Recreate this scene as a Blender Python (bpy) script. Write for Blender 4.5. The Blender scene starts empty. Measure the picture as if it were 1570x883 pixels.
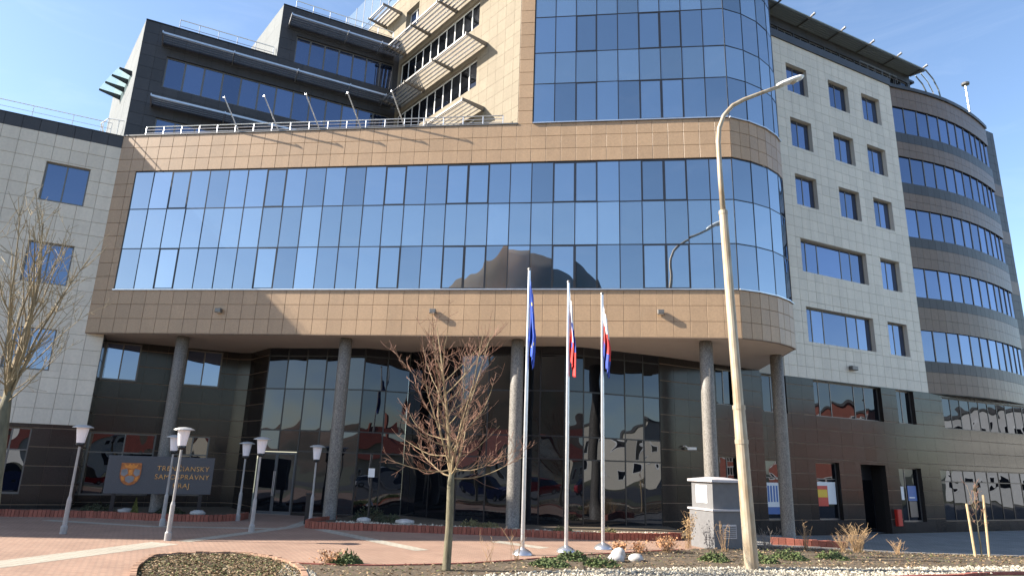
import bpy, math, random
from mathutils import Matrix, Vector
random.seed(7)
R = math.radians
SC = bpy.context.scene
COL = SC.collection

# ------------------------------------------------------------------ camera, sky, sun, exposure
cam_d = bpy.data.cameras.new('camera')
cam = bpy.data.objects.new('camera', cam_d); COL.objects.link(cam); SC.camera = cam
cam_d.sensor_fit = 'HORIZONTAL'; cam_d.sensor_width = 36.0
cam_d.lens = 36.0 * 1020.0 / 1570.0
cam_d.clip_start = 0.1; cam_d.clip_end = 4000
CAMH = 2.53
cam.matrix_world = Matrix.Translation((0, 0, CAMH)) @ Matrix.Rotation(R(90) + 0.259, 4, 'X') @ Matrix.Rotation(0.032, 4, 'Z')

SUN_TO = Vector((-1.0224, -0.1114, 0.62)).normalized()          # towards the sun
world = bpy.data.worlds.new('World'); SC.world = world; world.use_nodes = True
wn = world.node_tree.nodes; wl = world.node_tree.links
sky = wn.new('ShaderNodeTexSky'); sky.sky_type = 'NISHITA'; sky.sun_disc = False
sky.sun_elevation = math.asin(SUN_TO.z); sky.sun_rotation = math.atan2(SUN_TO.x, SUN_TO.y) % (2 * math.pi)
sky.altitude = 200; sky.air_density = 1.0; sky.dust_density = 0.8; sky.ozone_density = 2.0
tcw = wn.new('ShaderNodeTexCoord'); mpw = wn.new('ShaderNodeMapping'); mpw.inputs['Scale'].default_value = (1.6, 1.6, 7.0); wl.new(tcw.outputs['Generated'], mpw.inputs[0])
cz = wn.new('ShaderNodeTexNoise'); cz.inputs['Scale'].default_value = 2.6; cz.inputs['Detail'].default_value = 8; cz.inputs['Roughness'].default_value = 0.62; cz.inputs['Distortion'].default_value = 0.9; wl.new(mpw.outputs[0], cz.inputs[0])
cr = wn.new('ShaderNodeMapRange'); cr.inputs[1].default_value = 0.52; cr.inputs[2].default_value = 0.85; cr.inputs[3].default_value = 0.0; cr.inputs[4].default_value = 0.07; wl.new(cz.outputs[0], cr.inputs[0])
cm = wn.new('ShaderNodeMix'); cm.data_type = 'RGBA'; wl.new(cr.outputs[0], cm.inputs[0]); wl.new(sky.outputs[0], cm.inputs[6]); cm.inputs[7].default_value = (6.0, 6.3, 6.8, 1)
wl.new(cm.outputs[2], wn['Background'].inputs[0]); wn['Background'].inputs[1].default_value = 0.108
sun_d = bpy.data.lights.new('sun', 'SUN'); sun_d.energy = 5.0; sun_d.angle = R(0.53); sun_d.color = (1, 0.93, 0.82)
sun = bpy.data.objects.new('sun', sun_d); COL.objects.link(sun)
sun.rotation_euler = (-SUN_TO).to_track_quat('-Z', 'Y').to_euler(); sun.location = (-30, 0, 40)
SC.view_settings.view_transform = 'Standard'; SC.view_settings.look = 'None'
SC.view_settings.exposure = 1.45; SC.view_settings.gamma = 1.0
SC.cycles.max_bounces = 8; SC.cycles.glossy_bounces = 4; SC.cycles.diffuse_bounces = 3

# ------------------------------------------------------------------ helpers
W = {}
def obj(name, mb, mat, parent=None, M=None, kind=None):
    me = mb if isinstance(mb, bpy.types.Mesh) else mb.mesh(name, mat)
    o = bpy.data.objects.new(name, me); COL.objects.link(o)
    M = M if M is not None else Matrix.Identity(4)
    if parent is not None:
        o.parent = parent; o.matrix_parent_inverse = W[parent.name].inverted()
    o.matrix_basis = M; W[o.name] = M
    if kind: o['kind'] = kind
    return o
def tag(o, label, cat, group=None):
    o['label'] = label; o['category'] = cat
    if group: o['group'] = group
    return o
def empty(name, loc, label=None, cat=None, group=None):
    o = bpy.data.objects.new(name, None); COL.objects.link(o); o.empty_display_size = 0.2
    M = Matrix.Translation(loc); o.matrix_basis = M; W[o.name] = M
    if label: tag(o, label, cat, group)
    return o
def copy_thing(src, M, label, group=None):
    def rec(o, parent):
        c = o.copy(); COL.objects.link(c)
        if parent is not None: c.parent = parent
        for ch in o.children: rec(ch, c)
        return c
    r = rec(src, None); r.matrix_basis = M; W[r.name] = M; r['label'] = label
    if group: r['group'] = group
    return r

class MB:
    def __init__(s): s.v = []; s.f = []; s.mi = []; s.cur = 0; s.smooth = False
    def add(s, vs, fs):
        n = len(s.v); s.v += [tuple(p) for p in vs]; s.f += [tuple(i + n for i in f) for f in fs]; s.mi += [s.cur] * len(fs); return s
    def quad(s, a, b, c, d): return s.add([a, b, c, d], [(0, 1, 2, 3)])
    def box(s, x0, x1, y0, y1, z0, z1):
        return s.add([(x0,y0,z0),(x1,y0,z0),(x1,y1,z0),(x0,y1,z0),(x0,y0,z1),(x1,y0,z1),(x1,y1,z1),(x0,y1,z1)],
                     [(3,2,1,0),(4,5,6,7),(0,1,5,4),(1,2,6,5),(2,3,7,6),(3,0,4,7)])
    def bbox(s, x0, x1, y0, y1, z0, z1, b):
        # box with chamfered front (-y) edges
        return s.add([(x0,y0+b,z0),(x1,y0+b,z0),(x1,y1,z0),(x0,y1,z0),(x0,y0+b,z1),(x1,y0+b,z1),(x1,y1,z1),(x0,y1,z1),
                      (x0+b,y0,z0+b),(x1-b,y0,z0+b),(x1-b,y0,z1-b),(x0+b,y0,z1-b)],
                     [(3,2,1,0),(4,5,6,7),(1,2,6,5),(2,3,7,6),(3,0,4,7),(8,9,10,11),(0,1,9,8),(1,5,10,9),(5,4,11,10),(4,0,8,11)])
    def tube(s, pts, rad, n=8, cap=True):
        pts = [Vector(p) for p in pts]
        if not isinstance(rad, (list, tuple)): rad = [rad] * len(pts)
        vs = []; fs = []; up = None
        for i, p in enumerate(pts):
            t = (pts[min(i + 1, len(pts) - 1)] - pts[max(i - 1, 0)]).normalized()
            if up is None:
                up = t.orthogonal().normalized()
            up = (up - t * up.dot(t))
            up = up.normalized() if up.length > 1e-6 else t.orthogonal().normalized()
            b = t.cross(up)
            for k in range(n):
                a = 2 * math.pi * k / n
                vs.append(p + (up * math.cos(a) + b * math.sin(a)) * rad[i])
        for i in range(len(pts) - 1):
            for k in range(n):
                fs.append((i*n+k, i*n+(k+1) % n, (i+1)*n+(k+1) % n, (i+1)*n+k))
        if cap:
            fs.append(tuple(reversed(range(n)))); m = (len(pts) - 1) * n; fs.append(tuple(range(m, m + n)))
        return s.add(vs, fs)
    def lathe(s, prof, n=16, c=(0, 0, 0)):
        vs = []; fs = []
        for r, z in prof:
            for k in range(n):
                a = 2 * math.pi * k / n; vs.append((c[0] + r * math.cos(a), c[1] + r * math.sin(a), c[2] + z))
        m = len(prof)
        for i in range(m - 1):
            for k in range(n): fs.append((i*n+k, i*n+(k+1) % n, (i+1)*n+(k+1) % n, (i+1)*n+k))
        fs.append(tuple(reversed(range(n)))); fs.append(tuple(range((m-1)*n, m*n)))
        return s.add(vs, fs)
    def prism(s, poly, z0, z1):
        n = len(poly)
        vs = [(x, y, z0) for x, y in poly] + [(x, y, z1) for x, y in poly]
        fs = [tuple(reversed(range(n))), tuple(range(n, 2*n))] + [(i, (i+1) % n, n+(i+1) % n, n+i) for i in range(n)]
        return s.add(vs, fs)
    def mesh(s, name, mat):
        me = bpy.data.meshes.new(name); me.from_pydata(s.v, [], s.f)
        for m in (mat if isinstance(mat, (list, tuple)) else [mat]): me.materials.append(m)
        if any(s.mi):
            me.polygons.foreach_set('material_index', s.mi)
        if s.smooth: me.polygons.foreach_set('use_smooth', [True] * len(me.polygons))
        me.validate(); me.update()
        return me
_cache = {}
def cmesh(key, fn):
    if key not in _cache: _cache[key] = fn()
    return _cache[key]

class Fr:                                    # a wall's frame: x along the wall, y into the building, z up
    def __init__(s, P, a): s.P = P; s.a = a; s.c = math.cos(a); s.s = math.sin(a)
    def M(s, u=0, z=0, y=0): 
        x, yy = s.xy(u, y); return Matrix.Translation((x, yy, z)) @ Matrix.Rotation(s.a, 4, 'Z')
    def xy(s, u, y=0): return (s.P[0] + u * s.c - y * s.s, s.P[1] + u * s.s + y * s.c)
def fr2(p, q): return Fr(p, math.atan2(q[1] - p[1], q[0] - p[0])), math.hypot(q[0] - p[0], q[1] - p[1])

# ------------------------------------------------------------------ materials
def mat(name, col, rough=0.6, metal=0.0, spec=0.5, var=0.0, noise=0.0, nscale=6.0, bump=0.0, bscale=40.0, col2=None, stretch=(1, 1, 1), rvar=0.0, dirt=0.0):
    m = bpy.data.materials.new(name); m.use_nodes = True
    nt = m.node_tree; N = nt.nodes; L = nt.links; b = N['Principled BSDF']
    b.inputs['Roughness'].default_value = rough; b.inputs['Metallic'].default_value = metal
    b.inputs['Specular IOR Level'].default_value = spec
    tc = N.new('ShaderNodeTexCoord'); mp = N.new('ShaderNodeMapping'); mp.inputs['Scale'].default_value = stretch
    L.new(tc.outputs['Object'], mp.inputs['Vector'])
    oi = N.new('ShaderNodeObjectInfo'); ge = N.new('ShaderNodeNewGeometry')
    off = N.new('ShaderNodeVectorMath'); off.operation = 'MULTIPLY_ADD'
    cx = N.new('ShaderNodeCombineXYZ')
    for i in range(3): L.new(oi.outputs['Random'], cx.inputs[i])
    L.new(cx.outputs[0], off.inputs[0]); off.inputs[1].default_value = (37, 53, 71); L.new(mp.outputs[0], off.inputs[2])
    src = None
    rgb = N.new('ShaderNodeRGB'); rgb.outputs[0].default_value = (*col, 1); src = rgb.outputs[0]
    if noise > 0 or col2:
        nz = N.new('ShaderNodeTexNoise'); nz.inputs['Scale'].default_value = nscale; nz.inputs['Detail'].default_value = 6
        L.new(off.outputs[0], nz.inputs['Vector'])
        rp = N.new('ShaderNodeValToRGB'); rp.color_ramp.elements[0].position = 0.32; rp.color_ramp.elements[1].position = 0.68
        c2 = col2 or tuple(max(0, c * (1 - noise)) for c in col)
        c1 = col if col2 else tuple(c * (1 + noise * 0.6) for c in col)
        rp.color_ramp.elements[0].color = (*c2, 1); rp.color_ramp.elements[1].color = (*c1, 1)
        L.new(nz.outputs[0], rp.inputs[0]); src = rp.outputs[0]
    if var > 0:
        ad = N.new('ShaderNodeMath'); ad.operation = 'ADD'; L.new(oi.outputs['Random'], ad.inputs[0]); L.new(ge.outputs['Random Per Island'], ad.inputs[1])
        fr = N.new('ShaderNodeMath'); fr.operation = 'FRACT'; L.new(ad.outputs[0], fr.inputs[0])
        mr = N.new('ShaderNodeMapRange'); mr.inputs[3].default_value = 1 - var; mr.inputs[4].default_value = 1 + var; L.new(fr.outputs[0], mr.inputs[0])
        hs = N.new('ShaderNodeHueSaturation'); L.new(src, hs.inputs['Color']); L.new(mr.outputs[0], hs.inputs['Value']); src = hs.outputs[0]
    if dirt > 0:                                    # weathering: broad patches and faint runs down the wall
        pm = N.new('ShaderNodeMapping'); pm.inputs['Scale'].default_value = (1.6, 1.6, 0.16); L.new(ge.outputs['Position'], pm.inputs[0])
        n1 = N.new('ShaderNodeTexNoise'); n1.inputs['Scale'].default_value = 1.0; n1.inputs['Detail'].default_value = 7; n1.inputs['Roughness'].default_value = 0.65; L.new(pm.outputs[0], n1.inputs[0])
        md = N.new('ShaderNodeMapRange'); md.inputs[1].default_value = 0.3; md.inputs[2].default_value = 0.7; md.inputs[3].default_value = 1 - dirt; md.inputs[4].default_value = 1 + dirt*0.5; L.new(n1.outputs[0], md.inputs[0])
        h2 = N.new('ShaderNodeHueSaturation'); L.new(src, h2.inputs['Color']); L.new(md.outputs[0], h2.inputs['Value']); src = h2.outputs[0]
    L.new(src, b.inputs['Base Color'])
    if rvar > 0:
        nr = N.new('ShaderNodeTexNoise'); nr.inputs['Scale'].default_value = 1.3; nr.inputs['Detail'].default_value = 5; L.new(off.outputs[0], nr.inputs['Vector'])
        m2 = N.new('ShaderNodeMapRange'); m2.inputs[3].default_value = max(0.02, rough - rvar); m2.inputs[4].default_value = rough + rvar; L.new(nr.outputs[0], m2.inputs[0]); L.new(m2.outputs[0], b.inputs['Roughness'])
    if bump > 0:
        nb = N.new('ShaderNodeTexNoise'); nb.inputs['Scale'].default_value = bscale; nb.inputs['Detail'].default_value = 4; L.new(off.outputs[0], nb.inputs['Vector'])
        bp = N.new('ShaderNodeBump'); bp.inputs['Strength'].default_value = bump; bp.inputs['Distance'].default_value = 0.02
        L.new(nb.outputs[0], bp.inputs['Height']); L.new(bp.outputs[0], b.inputs['Normal'])
    return m
def glass(name, tint, body, refl, wob=0.02, wscale=0.9, rough=0.0):
    m = bpy.data.materials.new(name); m.use_nodes = True
    nt = m.node_tree; N = nt.nodes; L = nt.links; N.remove(N['Principled BSDF']); out = N['Material Output']
    gl = N.new('ShaderNodeBsdfGlossy'); gl.inputs['Color'].default_value = (*tint, 1); gl.inputs['Roughness'].default_value = rough
    df = N.new('ShaderNodeBsdfDiffuse')
    oi = N.new('ShaderNodeObjectInfo'); hs = N.new('ShaderNodeHueSaturation'); hs.inputs['Color'].default_value = (*body, 1)
    mr = N.new('ShaderNodeMapRange'); mr.inputs[3].default_value = 0.6; mr.inputs[4].default_value = 1.4; L.new(oi.outputs['Random'], mr.inputs[0]); L.new(mr.outputs[0], hs.inputs['Value']); L.new(hs.outputs[0], df.inputs['Color'])
    lw = N.new('ShaderNodeLayerWeight'); lw.inputs['Blend'].default_value = 0.25
    ma = N.new('ShaderNodeMapRange'); rr = N.new('ShaderNodeMapRange'); rr.inputs[3].default_value = refl*0.80; rr.inputs[4].default_value = min(0.95, refl*1.18); L.new(oi.outputs['Random'], rr.inputs[0]); L.new(rr.outputs[0], ma.inputs[3]); ma.inputs[4].default_value = 1.0; L.new(lw.outputs['Fresnel'], ma.inputs[0])
    mx = N.new('ShaderNodeMixShader'); L.new(ma.outputs[0], mx.inputs[0]); L.new(df.outputs[0], mx.inputs[1]); L.new(gl.outputs[0], mx.inputs[2]); L.new(mx.outputs[0], out.inputs['Surface'])
    tc = N.new('ShaderNodeTexCoord'); cx = N.new('ShaderNodeCombineXYZ')
    for i in range(3): L.new(oi.outputs['Random'], cx.inputs[i])
    off = N.new('ShaderNodeVectorMath'); off.operation = 'MULTIPLY_ADD'; L.new(cx.outputs[0], off.inputs[0]); off.inputs[1].default_value = (31, 47, 61); L.new(tc.outputs['Object'], off.inputs[2])
    nz = N.new('ShaderNodeTexNoise'); nz.inputs['Scale'].default_value = wscale; nz.inputs['Detail'].default_value = 1.0; L.new(off.outputs[0], nz.inputs['Vector'])
    bp = N.new('ShaderNodeBump'); bp.inputs['Strength'].default_value = 1.0; bp.inputs['Distance'].default_value = wob
    L.new(nz.outputs[0], bp.inputs['Height']); L.new(bp.outputs[0], gl.inputs['Normal'])
    return m
M_BROWN = mat('brown_tile', (0.40, 0.265, 0.158), 0.42, dirt=0.10, var=0.065, noise=0.10, nscale=14, bump=0.03, bscale=60)
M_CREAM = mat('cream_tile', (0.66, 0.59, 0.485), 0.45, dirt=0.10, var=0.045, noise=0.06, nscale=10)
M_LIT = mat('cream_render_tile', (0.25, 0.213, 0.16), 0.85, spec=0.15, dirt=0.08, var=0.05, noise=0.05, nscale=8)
M_DARK = mat('charcoal_tile', (0.042, 0.040, 0.043), 0.45, dirt=0.15, var=0.12, noise=0.1)
M_BAND = mat('bronze_tile', (0.165, 0.108, 0.070), 0.4, dirt=0.10, var=0.05, noise=0.1)
M_GRAN = mat('polished_granite', (0.034, 0.029, 0.026), 0.15, spec=0.28, var=0.18, noise=0.35, nscale=30, rvar=0.05)
M_GJ = mat('granite_joint', (0.20, 0.14, 0.095), 0.7)
M_JT = mat('tile_joint', (0.21, 0.15, 0.105), 0.8)
M_JC = mat('cream_joint', (0.40, 0.36, 0.295), 0.8)
M_JX = mat('sandy_joint', (0.15, 0.125, 0.09), 0.85)
M_JD = mat('dark_joint', (0.02, 0.02, 0.022), 0.8)
M_SOF = mat('soffit_plaster', (0.60, 0.52, 0.45), 0.7, noise=0.05, nscale=2)
M_CORE = mat('core_dark', (0.02, 0.02, 0.022), 0.9)
M_ROOF = mat('roof_felt', (0.12, 0.12, 0.12), 0.9, noise=0.2)
M_FRD = mat('dark_anodised', (0.022, 0.022, 0.025), 0.35, metal=0.3)
M_FRG = mat('grey_aluminium', (0.16, 0.15, 0.14), 0.4, metal=0.5)
M_ALU = mat('silver_metal', (0.62, 0.62, 0.63), 0.32, metal=0.85, noise=0.08)
M_WHT = mat('white_paint', (0.78, 0.78, 0.76), 0.4, noise=0.04)
M_COLM = mat('column_granite', (0.20, 0.182, 0.16), 0.55, noise=0.55, nscale=28, bump=0.12, bscale=30, stretch=(1, 1, 0.6))
G_FRONT = glass('facade_glass', (0.66, 0.73, 0.81), (0.010, 0.026, 0.055), 0.48, 0.009, 0.6)
G_SPAN = glass('spandrel_glass', (0.70, 0.77, 0.84), (0.040, 0.07, 0.105), 0.49, 0.009, 0.6)
G_WIN = glass('window_glass', (0.44, 0.53, 0.74), (0.010, 0.018, 0.045), 0.34, 0.008, 0.6)
G_ENT = glass('entrance_glass', (0.38, 0.41, 0.48), (0.006, 0.007, 0.009), 0.125, 0.034, 0.5)
def clear_glass(name, tint, refl):
    m = bpy.data.materials.new(name); m.use_nodes = True; N = m.node_tree.nodes; L = m.node_tree.links; N.remove(N['Principled BSDF'])
    t_ = N.new('ShaderNodeBsdfTransparent'); t_.inputs[0].default_value = (*tint, 1); g_ = N.new('ShaderNodeBsdfGlossy'); g_.inputs['Roughness'].default_value = 0.02
    d_ = N.new('ShaderNodeBsdfTranslucent'); d_.inputs[0].default_value = (0.7, 0.78, 0.8, 1); m1 = N.new('ShaderNodeMixShader'); m1.inputs[0].default_value = 0.25; L.new(t_.outputs[0], m1.inputs[1]); L.new(d_.outputs[0], m1.inputs[2])
    m2 = N.new('ShaderNodeMixShader'); m2.inputs[0].default_value = refl; L.new(m1.outputs[0], m2.inputs[1]); L.new(g_.outputs[0], m2.inputs[2]); L.new(m2.outputs[0], N['Material Output'].inputs['Surface'])
    return m
G_CLEAR = clear_glass('canopy_glass', (0.75, 0.88, 0.88), 0.12)
G_PALE = glass('pale_glass', (0.7, 0.78, 0.86), (0.12, 0.16, 0.20), 0.35, 0.01)

def gz(x, y):
    def s(t): t = max(0.0, min(1.0, t)); return t * t * (3 - 2 * t)
    return -0.55 * s((x - 6) / 10) * s((y - 22) / 10)
def sheet(poly, step, dz, fn=gz, rough=0.0):
    # grid clipped to a polygon (cells whose centre is inside), draped on the ground
    xs = [p[0] for p in poly]; ys = [p[1] for p in poly]
    def inside(x, y):
        c = False; n = len(poly)
        for i in range(n):
            x1, y1 = poly[i]; x2, y2 = poly[(i + 1) % n]
            if (y1 > y) != (y2 > y) and x < (x2 - x1) * (y - y1) / (y2 - y1) + x1: c = not c
        return c
    return inside, (min(xs), max(xs), min(ys), max(ys))
def drape(mb, poly, dz, sub=12):
    # fan of strips between matching chains would be overkill: triangulate with bmesh and subdivide
    import bmesh
    bm = bmesh.new(); vs = [bm.verts.new((x, y, 0)) for x, y in poly]; bm.faces.new(vs)
    bmesh.ops.triangulate(bm, faces=bm.faces[:])
    for _ in range(6):
        es = [e for e in bm.edges if e.calc_length() > sub]
        if not es: break
        bmesh.ops.subdivide_edges(bm, edges=es, cuts=1, use_grid_fill=False)
        bmesh.ops.triangulate(bm, faces=[f for f in bm.faces if len(f.verts) > 3])
    bm.normal_update()
    for v in bm.verts: v.co.z = gz(v.co.x, v.co.y) + dz
    bm.verts.index_update()
    fs = []
    for f in bm.faces:
        ids = [v.index for v in f.verts]
        fs.append(ids if f.normal.z > 0 else ids[::-1])
    mb.add([v.co[:] for v in bm.verts], fs); bm.free()
    return mb
#@@SETTING
# ------------------------------------------------------------------ the ground
def paver_mat(name, c1, c2, cm, sx, sy, rot=0.0, rough=0.8):
    m = bpy.data.materials.new(name); m.use_nodes = True
    N = m.node_tree.nodes; L = m.node_tree.links; b = N['Principled BSDF']; b.inputs['Roughness'].default_value = rough
    tc = N.new('ShaderNodeTexCoord'); mp = N.new('ShaderNodeMapping'); mp.inputs['Rotation'].default_value = (0, 0, rot); L.new(tc.outputs['Object'], mp.inputs[0])
    br = N.new('ShaderNodeTexBrick'); br.inputs['Scale'].default_value = 1.0; br.inputs['Brick Width'].default_value = sx; br.inputs['Row Height'].default_value = sy
    br.inputs['Mortar Size'].default_value = 0.009; br.inputs['Color1'].default_value = (*c1, 1); br.inputs['Color2'].default_value = (*c2, 1); br.inputs['Mortar'].default_value = (*cm, 1)
    L.new(mp.outputs[0], br.inputs[0])
    nz = N.new('ShaderNodeTexNoise'); nz.inputs['Scale'].default_value = 0.7; nz.inputs['Detail'].default_value = 8; L.new(tc.outputs['Object'], nz.inputs[0])
    mr = N.new('ShaderNodeMapRange'); mr.inputs[1].default_value = 0.3; mr.inputs[2].default_value = 0.7; mr.inputs[3].default_value = 0.84; mr.inputs[4].default_value = 1.1; L.new(nz.outputs[0], mr.inputs[0])
    hs = N.new('ShaderNodeHueSaturation'); L.new(br.outputs[0], hs.inputs['Color']); L.new(mr.outputs[0], hs.inputs['Value']); L.new(hs.outputs[0], b.inputs['Base Color'])
    bp = N.new('ShaderNodeBump'); bp.inputs['Strength'].default_value = 0.5; bp.inputs['Distance'].default_value = 0.01; bp.invert = True; L.new(br.outputs['Fac'], bp.inputs['Height']); L.new(bp.outputs[0], b.inputs['Normal'])
    return m
M_PAVE = paver_mat('pink_paver', (0.37, 0.235, 0.165), (0.325, 0.195, 0.135), (0.19, 0.13, 0.10), 0.2, 0.1, 0.3)
M_PBAND = paver_mat('cream_paver', (0.42, 0.375, 0.30), (0.38, 0.34, 0.27), (0.24, 0.21, 0.17), 0.2, 0.2, 0.3)
M_PGREY = paver_mat('grey_paver', (0.26, 0.245, 0.225), (0.22, 0.21, 0.195), (0.12, 0.115, 0.11), 0.3, 0.3, 0.46)
M_ASPH = mat('asphalt', (0.06, 0.06, 0.062), 0.9, noise=0.25, nscale=3, bump=0.1, bscale=120)
M_SOIL = mat('soil', (0.125, 0.085, 0.055), 0.95, noise=0.4, nscale=9, bump=0.6, bscale=14, col2=(0.075, 0.06, 0.035))
M_EARTH = mat('verge_earth', (0.11, 0.11, 0.06), 0.95, noise=0.4, nscale=0.4)
M_KERB = mat('kerb_concrete', (0.36, 0.33, 0.30), 0.85, noise=0.2, nscale=5, bump=0.1)
M_REDKERB = mat('red_kerb', (0.28, 0.085, 0.06), 0.8, noise=0.25, nscale=7, var=0.15)

g = MB()
S = [-900, -300, -120, -60, -30, -15, -5, 0, 4, 6, 8, 10, 12, 14, 16, 20, 30, 60, 120, 300, 900]
T = [-900, -300, -120, -60, -30, -10, 0, 10, 16, 20, 22, 24, 26, 28, 30, 32, 40, 60, 120, 300, 900]
g.add([(x, y, gz(x, y) - 0.02) for y in T for x in S], [(j*len(S)+i, j*len(S)+i+1, (j+1)*len(S)+i+1, (j+1)*len(S)+i) for j in range(len(T)-1) for i in range(len(S)-1)])
o = obj('ground', g, M_EARTH, kind='structure')
plaza_poly = [(-45, 17.0), (-30, 16.0), (-11.0, 14.5), (-7.4, 14.5), (-8.0, 16.0), (-8.35, 16.6), (-8.63, 17.6), (-8.0, 18.35), (-6.9, 18.6), (-6.0, 18.15), (-5.2, 17.5), (-3.4, 17.5), (-1.2, 18.25), (0.15, 19.1), (2.05, 20.6), (4.7, 22.3), (6.3, 23.3), (8.4, 25.2), (9.2, 27.0), (9.4, 33.0), (-8, 36), (-24, 36), (-45, 30)]
obj('plaza', drape(MB(), plaza_poly, 0.0, 3.0), M_PAVE, kind='structure')
walk_poly = [(8.3, 25.1), (10.1, 25.5), (12.6, 25.6), (15, 25.5), (19, 26.0), (45, 30), (80, 40), (80, 80), (48, 62), (30, 48), (9.4, 38), (9.3, 33)]
obj('pavement', drape(MB(), walk_poly, -0.004, 3.0), M_PGREY, kind='structure')
def strip(mb, pts, w, dz):
    for (x0, y0), (x1, y1) in zip(pts[:-1], pts[1:]):
        L_ = math.hypot(x1-x0, y1-y0); nx, ny = -(y1-y0)/L_*w/2, (x1-x0)/L_*w/2
        k = max(1, int(L_ / 2))
        for i in range(k):
            a, b = i / k, (i + 1) / k
            P = [(x0+(x1-x0)*a-nx, y0+(y1-y0)*a-ny), (x0+(x1-x0)*b-nx, y0+(y1-y0)*b-ny), (x0+(x1-x0)*b+nx, y0+(y1-y0)*b+ny), (x0+(x1-x0)*a+nx, y0+(y1-y0)*a+ny)]
            mb.quad(*[(px, py, gz(px, py) + dz) for px, py in P])
    return mb
for i, (pts, w_) in enumerate([([(-11.8, 14.8), (-9.9, 20.8)], 1.0), ([(-6.8, 26.1), (-2.4, 21.0)], 0.5), ([(-0.3, 24.0), (1.3, 22.5)], 0.5), ([(-9.6, 21.3), (-8.0, 26.6), (-8.2, 31.0)], 0.5), ([(-17, 26.2), (-12.5, 25.2), (-8.4, 25.8)], 0.45)]):
    obj('paving_band', strip(MB(), pts, w_, 0.004 + 0.0008 * i), M_PBAND, kind='structure')
# street in front, running behind the camera
street_poly = [(-120, -14), (120, -2), (120, 15), (40, 15.5), (16, 18.8), (12, 18.0), (9, 16.9), (3, 13.5), (-6, 11.5), (-40, 9), (-120, 4)]
obj('street', drape(MB(), street_poly, -0.012, 20), M_ASPH, kind='structure')
# planting beds
lbed = [(-7.55, 14.6), (-8.1, 15.8), (-8.34, 16.52), (-8.63, 17.6), (-8.4, 18.1), (-7.94, 18.38), (-6.9, 18.62), (-6.05, 18.2), (-5.3, 17.45), (-4.6, 16.3), (-4.0, 14.6)]
rbed = [(-3.9, 14.4), (-4.4, 16.1), (-5.15, 17.45), (-3.4, 17.48), (-1.2, 18.25), (0.15, 19.1), (2.05, 20.6), (4.7, 22.3), (6.3, 23.3), (8.4, 25.1), (10.1, 25.5), (12.6, 25.6), (15, 25.5), (19, 26.0), (45, 30), (45, 27), (16.5, 21.8), (9.7, 19.9), (5.9, 19.3), (1.5, 17.9), (0.1, 17.0), (-2.3, 15.6), (-3.0, 14.0)]
gbed = [(-3.0, 14.0), (-2.3, 15.6), (0.1, 17.0), (1.5, 17.9), (5.9, 19.3), (9.7, 19.9), (16.5, 21.8), (45, 27), (45, 25.8), (15.05, 20.3), (12.1, 19.2), (9.9, 18.4), (4, 14.8), (-2, 13.0)]
pbedL = [(-24, 27.3), (-19.4, 27.25), (-16.5, 27.75), (-13.4, 27.45), (-11.8, 27.7), (-10.9, 28.5), (-10.9, 29.6), (-12.0, 31.9), (-13.4, 34.1), (-18.6, 31.3), (-24, 27.6)]
pbedR = [(-7.1, 26.35), (-4.5, 26.15), (-1.75, 26.06), (1, 25.8), (3, 25.55), (5.2, 25.9), (6.8, 26.6), (7.6, 28.5), (7.2, 31.0), (5.2, 30.1), (3.2, 29.2), (2.5, 29.05), (-2.2, 30.0), (-4.8, 32.1), (-6.8, 31.3), (-7.0, 29.0), (-7.6, 27.2)]
for p in (lbed, rbed): obj('planting_bed', drape(MB(), p, 0.03, 1.5), M_SOIL, kind='structure')
for p in (pbedL, pbedR): obj('planting_bed', drape(MB(), p, 0.13, 2.0), M_SOIL, kind='structure')
obj('gravel_bed', drape(MB(), gbed, 0.02, 2.0), mat('gravel_base', (0.22, 0.19, 0.14), 0.95, noise=0.5, nscale=20, bump=0.5, bscale=25), kind='structure')
def inside(poly, x, y):
    c = False; n = len(poly)
    for i in range(n):
        x1, y1 = poly[i]; x2, y2 = poly[(i+1) % n]
        if (y1 > y) != (y2 > y) and x < (x2-x1)*(y-y1)/(y2-y1)+x1: c = not c
    return c

# ------------------------------------------------------------------ the building
BD = empty('office_building', (0, 31, 0), 'large angular office building with brown tile bands, blue curtain glass and dark granite base', 'building')
ZS, G0, R2, R1, G3, ZR = 7.664, 9.69, 11.62, 13.57, 15.456, 17.364
T1, T2, T3, T4, T5 = 19.38, 20.99, 22.905, 24.52, 26.45
FF = Fr((-18.13, 29.485), -0.127)
MOD = 0.95
NP = [FF.xy(MOD * n) for n in range(30)]
CURV = [NP[29], (10.14, 26.33), (11.05, 26.85), (11.78, 27.5), (12.2, 28.05)]
LF = Fr((-19.14, 29.61), 0.4743)
RF = Fr((19.12, 38.16), 0.462)
DF = Fr((-7.42, 36.21), 0.4743)
XF = Fr((0.03, 27.17), 2.26 - math.pi)       # the sunlit cross wall
HF = Fr((-16.0, 33.2), 0.4743)               # recessed granite wall by the entrance
count = {}
def rect_sub(rects, op):
    out = []
    for (a, b, c, d) in rects:
        u0, u1, z0, z1 = op
        if u1 <= a or u0 >= b or z1 <= c or z0 >= d: out.append((a, b, c, d)); continue
        if c < z0: out.append((a, b, c, z0))
        if d > z1: out.append((a, b, z1, d))
        m0, m1 = max(c, z0), min(d, z1)
        if a < u0: out.append((a, u0, m0, m1))
        if b > u1: out.append((u1, b, m0, m1))
    return out
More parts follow.
